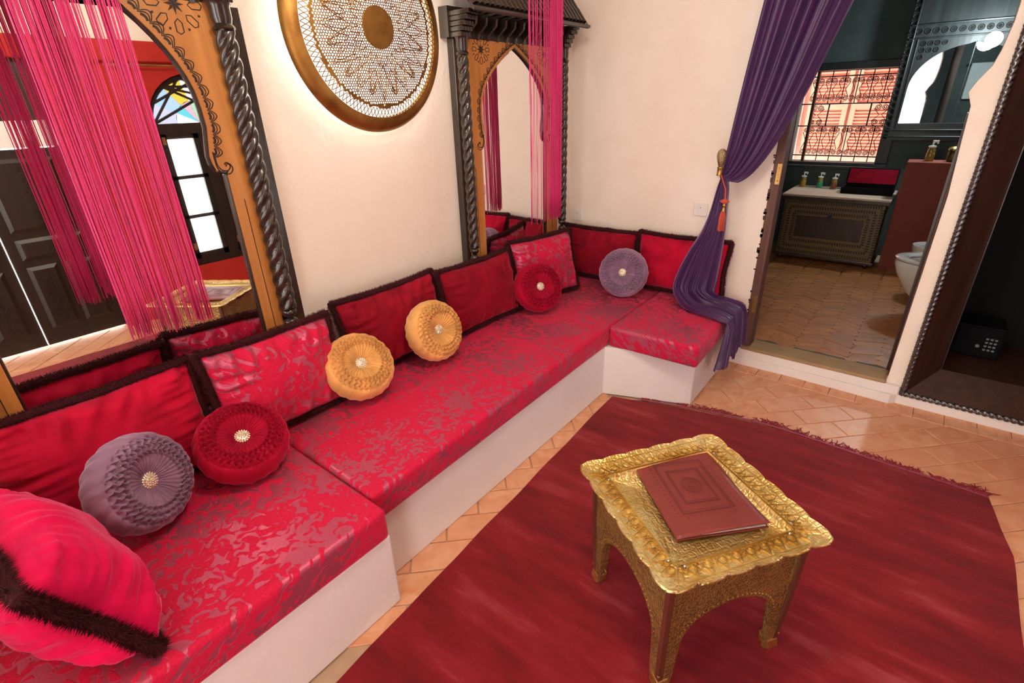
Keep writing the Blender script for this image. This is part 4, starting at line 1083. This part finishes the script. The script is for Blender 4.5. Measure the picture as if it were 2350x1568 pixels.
for x in (fx0+W_*.2,fx0+W_*.92):
    for zc in (.40,.56):
        for s in (1,-1): gi.tube(spiral(x+s*.03,fz1-H_*zc,.028,pi/2 if zc<.5 else -pi/2,s),rr*.65,4)
    for s in (1,-1): gi.tube([(x+s*.06,yg,fz1-H_*.41),(x+s*.01,yg,fz1-H_*.48),(x+s*.06,yg,fz1-H_*.55)],rr*.65,4)
o=gi.build('iron_grille',M['iron'],w2r,smooth='all')
# facing house wall with louvred shutters, across a light well
structure(MB().box(-2.6,1.2,7.35,7.45,.2,2.75).build('wall_outside',M['outwall']))
def shutter(x0_,x1_,z0_,z1_,label):
    r=thing('louvred_shutter',label,'shutter',(x0_,7.33,z0_),'salmon shutters outside'); wd=x1_-x0_; ht=z1_-z0_
    b=MB(); b.box(0,.05,-.04,0,0,ht).box(wd-.05,wd,-.04,0,0,ht).box(.05,wd-.05,-.04,0,0,.05).box(.05,wd-.05,-.04,0,ht-.05,ht).box(.05,wd-.05,-.04,0,ht*.5-.025,ht*.5+.025).build('frame',M['louver'],r)
    sm=MB().box(.05,wd-.05,-.003,.003,-.02,.02).mesh('slat'); sm.materials.append(M['louver'])
    k=int((ht-.1)/.034)
    for i in range(k):
        z=.07+i*.034
        if abs(z-ht*.5)<.035: continue
        o=obj('slat',sm,None,r); o.location=(0,-.022,z); o.rotation_euler=(.75,0,0)
shutter(-1.36,-.96,.95,1.98,'salmon louvred shutter across the light well, nearer the purple curtain')
shutter(-.93,-.50,.95,1.98,'salmon louvred shutter across the light well, nearer the carved mirror')
MB_=MB().box(-1.50,-1.42,7.28,7.35,.3,2.4); structure(MB_.build('trim_3',M['outpale']))
# --- carved black bathroom mirror with globe lamp
bm_=thing('arched_bathroom_mirror','black carved wall mirror with arched glass in the teal bathroom','mirror',(.0,by1-.036,1.2),rot=(0,0,.069))
gx=.38; ga=[(gx,.14),(gx,.42)]+[(gx*cos(a*pi/24),.42+.32*sin(a*pi/24)) for a in range(1,12)]+[(0,.755)]
gl=ga+[(-x,z) for x,z in ga[:-1]][::-1]
outer=[(-.475,0),(.475,0),(.475,1.25),(-.475,1.25)]
FY=Matrix(((1,0,0,0),(0,0,-1,0),(0,1,0,0),(0,0,0,1)))
MB().prism(outer,.012,.035,FY,[gl]).build('carved_frame',M['blackframe'],bm_)
MB().prism(outer,0,.010,FY).build('backing',M['blackframe'],bm_)
MB().box(-.40,-.003,-.014,-.010,.12,.78).build('glass',M['mirror'],bm_); MB().box(.003,.40,-.014,-.010,.12,.78).build('glass',M['mirror'],bm_)
b=MB()
for s in (1,-1): b.tube([(s*.43,-.04,0),(s*.43,-.04,1.25)],.006,6,lobes=4,twist=160,lobamp=.4); b.tube([(s*.395,-.037,.10),(s*.395,-.037,.80)],.006,6)
for zz in (.03,.085,.80,.90): b.tube([(-.46,-.038,zz),(.46,-.038,zz)],.007,6)
b.build('mouldings',M['blackframe'],bm_,smooth=True)
b=MB(); rb_=MB()
def pierced(x,z,r=.014): b.lathe([(r,.035),(r,.0358)],12,T((x,0,z))@Rx(pi/2)); rb_.lathe([(r*1.15,.0352),(r*1.45,.040),(r*1.7,.0352)],12,T((x,0,z))@Rx(pi/2),cap=False)
for k in range(24):
    for s in (1,-1): pierced(s*.452,.03+k*.052)
for k in range(15): pierced(-.40+k*.057,.85)
for s in (1,-1):
    for i in range(4):
        for j in range(4-i): pierced(s*(.35-i*.048),.76-j*.05,.012) if math.hypot((.35-i*.048)/.42,max(0,(.76-j*.05-.42))/.36)>1.0 else None
b.build('pierced_hole',M['darkhole'],bm_)['kind']='stuff'; rb_.build('hole_rim',M['blackframe'],bm_)['kind']='stuff'
gt=thing('globe_lamp','bright white globe lamp on the carved bathroom mirror','lamp',(.10,by1-.085,1.945))
MB().tube([(0,0,0),(0,-.05,-.01),(0,-.09,.0)],.008,8).build('bracket',M['iron'],gt,smooth=True)
MB().sphere((0,-.145,0),.055,24,16).build('globe',M['lampglass'],gt,smooth=True)
lamp('globe_light','POINT',(.10,by1-.30,1.95),22,(.80,.95,1.0),.06)
# glass tumbler sconce beside the window
sc=thing('glass_sconce','white cylindrical glass sconce between the grille window and bathroom mirror','sconce',(-.452,by1,1.735))
MB().lathe([(.022,-.02),(.024,.0),(.024,.15),(.022,.155)],16,T((0,-.075,-.10))).build('shade',plain('milk_glass',(.7,.75,.74,1),.25),sc,smooth=True)
MB().box(-.015,.015,-.06,0,-.12,-.10).build('arm',M['iron'],sc); MB().lathe([(.026,0),(.026,.02)],16,T((0,-.075,-.135))).build('cap',M['iron'],sc)
# towel on a rail (seen in the bathroom mirror)
tw_=thing('towel_rail','black towel rail with a pale towel on the bathroom wall beside the doorway','towel rail',(.42,4.075,1.72))
MB().tube([(-.17,.06,.12),(.17,.06,.12)],.010,8).build('rail',M['iron'],tw_,smooth=True); MB().box(-.02,.02,0,.06,.05,.13).build('bracket',M['iron'],tw_)
MB().box(-.13,.13,.045,.075,-.22,.14).build('towel',M['towel'],tw_,bevel=.012)
# ==================================================================== CARVED DOUBLE DOOR (seen in the tall mirror)
d2=structure(thing('door_2',None,None))
for s,(ya_,yb_) in enumerate(((.004,.519),(.526,1.041))):
    leaf=MB().box(XR+.03,XR+.08,ya_,yb_,.022,1.42).build('leaf',M['doorwood'],d2)
    yc=(ya_+yb_)/2
    def pan(y0_,y1_,z0_,z1_):
        b=MB(); 
        b.add([(XR+.028,y0_,z0_),(XR+.028,y1_,z0_),(XR+.028,y1_,z1_),(XR+.028,y0_,z1_),(XR+.012,y0_+.025,z0_+.025),(XR+.012,y1_-.025,z0_+.025),(XR+.012,y1_-.025,z1_-.025),(XR+.012,y0_+.025,z1_-.025)],[(0,1,5,4),(1,2,6,5),(2,3,7,6),(3,0,4,7),(4,5,6,7)])
        o=b.build('panel',M['doorwood'],leaf)
        c=MB()
        for k in range(max(1,int((z1_-z0_-.05)/.07))):
            z=z0_+.06+k*.07
            for a in range(6): c.tube([(XR+.011,(y0_+y1_)/2,z),(XR+.009,(y0_+y1_)/2+.035*cos(a*pi/3),z+.025*sin(a*pi/3))],.004,4)
        c.build('carving',M['doorwood'],leaf)
    pan(ya_+.06,yc-.02,.14,.62); pan(yc+.02,yb_-.06,.14,.62); pan(ya_+.06,yb_-.06,.67,.82); pan(ya_+.06,yb_-.06,.87,1.36)
MB().lathe([(.001,0),(.025,.004),(.02,.012),(.012,.03),(.001,.034)],16,T((XR+.03,.49,.90))@Ry(-pi/2)).build('knob',M['brasshw'],d2,smooth=True)
MB().box(XR-.01,XR+.10,0,1.045,1.43,1.60).build('lintel',M['white'],d2,bevel=.006)
MB().box(XR+.02,XR+.08,0,1.045,1.60,2.08).build('upper_panel',M['doorwood'],d2)
# ==================================================================== ARCHED STAINED-GLASS WINDOW (seen in the tall mirror)
w1=structure(thing('window_1',None,None))
def wbar(y0_,y1_,z0_,z1_,x=.0,d=.05): return MB().box(XR+.02+x,XR+.02+x+d,y0_,y1_,z0_,z1_)
b=MB()
for q in ((wy0,wy0+.05,.36,1.52),(wy1-.05,wy1,.36,1.52),(wy0,wy1,.36,.42),(wy0,wy1,1.46,1.54),(wyc-.045,wyc+.045,.42,1.46)): b.box(XR+.02,XR+.08,*q)
b.build('frame',M['doorwood'],w1)
MB().tube([(XR+.05,wyc+(wr-.02)*cos(a*pi/24),1.52+(wr-.02)*sin(a*pi/24)) for a in range(25)],.028,6).build('arch_frame',M['doorwood'],w1,smooth=True)
m_pane=NT('clear_pane'); m_pane=m_pane.set(col=(.97,.99,1,1),rough=.25,trans=1.0,ior=1.02,spec=0)
for y0_,y1_ in ((wy0+.05,wyc-.045),(wyc+.045,wy1-.05)):
    s=MB()
    for q in ((y0_,y0_+.045,.42,1.46),(y1_-.045,y1_,.42,1.46),(y0_,y1_,.42,.47),(y0_,y1_,1.42,1.46),(y0_,y1_,.77,.80),(y0_,y1_,1.10,1.13)): s.box(XR+.03,XR+.06,*q)
    sash=s.build('sash',M['doorwood'],w1)
    for za_,zb_ in ((.47,.77),(.80,1.10),(1.13,1.42)): MB().box(XR+.042,XR+.046,y0_+.045,y1_-.045,za_,zb_).build('pane',m_pane,sash)
    for zz in (.5,1.38): MB().box(XR+.018,XR+.022,y0_+.005,y0_+.03,zz,zz+.06).build('hinge',M['brasshw'],sash)
# fanlight: straight lead bars and coloured panes
R_=wr-.04
def stained(name,c):
    n=NT(name); return n.set(col=c,rough=.2,trans=1.0,ior=1.02,spec=0)
cols=[stained('yellow_glass',(.17,.115,.015,1)),stained('aqua_glass',(.03,.12,.145,1)),stained('green_glass',(.08,.14,.095,1)),stained('blue_glass',(.085,.12,.17,1)),stained('clear_fan_glass',(.3,.31,.33,1)),stained('pink_glass',(.16,.09,.115,1)),stained('lilac_glass',(.12,.12,.16,1))]
for k in range(7):
    a0=pi*k/7;a1=pi*(k+1)/7
    for rr_,(ra,rb2) in enumerate(((.0,.5),(.5,1))):
        P=[(wyc+R_*ra*cos(a0),1.54+R_*ra*sin(a0)),(wyc+R_*rb2*cos(a0),1.54+R_*rb2*sin(a0)),(wyc+R_*rb2*cos((a0+a1)/2),1.54+R_*rb2*sin((a0+a1)/2)),(wyc+R_*rb2*cos(a1),1.54+R_*rb2*sin(a1)),(wyc+R_*ra*cos(a1),1.54+R_*ra*sin(a1))]
        if ra==0: P=P[:4]
        plane_x(P,XR+.048,XR+.052).build('fan_pane',cols[(k*3+rr_*2)%7],w1)
b=MB()
star=[(R_*cos(pi*k/7),R_*sin(pi*k/7)) for k in range(8)]
for i,j in ((0,3),(1,4),(2,5),(3,6),(4,7),(0,5),(2,7),(1,5)): b.tube([(XR+.044,wyc+star[i][0],1.54+star[i][1]),(XR+.044,wyc+star[j][0],1.54+star[j][1])],.013,4)
b.build('lead_bar',M['doorwood'],w1)
cr=thing('curtain_rod','thin brass curtain rod above the arched stained-glass window','curtain rod',(XR-.06,1.9,1.955))
MB().tube([(0,-.45,0),(0,.45,0)],.008,8).build('pole',M['brasshw'],cr,smooth=True)
MB().box(0,.06,-.40,-.39,-.006,.006).box(0,.06,.39,.40,-.006,.006).build('bracket',M['brasshw'],cr)
# unseen lantern added above the frame as warm fill light for the room
ll=thing('added_fill_lantern','small frosted lantern added as unseen fill light over the middle of the room','lantern',(-.5,.9,ZC))
MB().lathe([(.05,0),(.05,-.02),(.01,-.03),(.01,-.12)],16).build('rose',M['brasshw'],ll,smooth=True)
MB().sphere((0,0,-.22),.11,24,16).build('globe',m_emit('fill_lantern_glow',(1,.88,.72,1),42.0),ll,smooth=True)
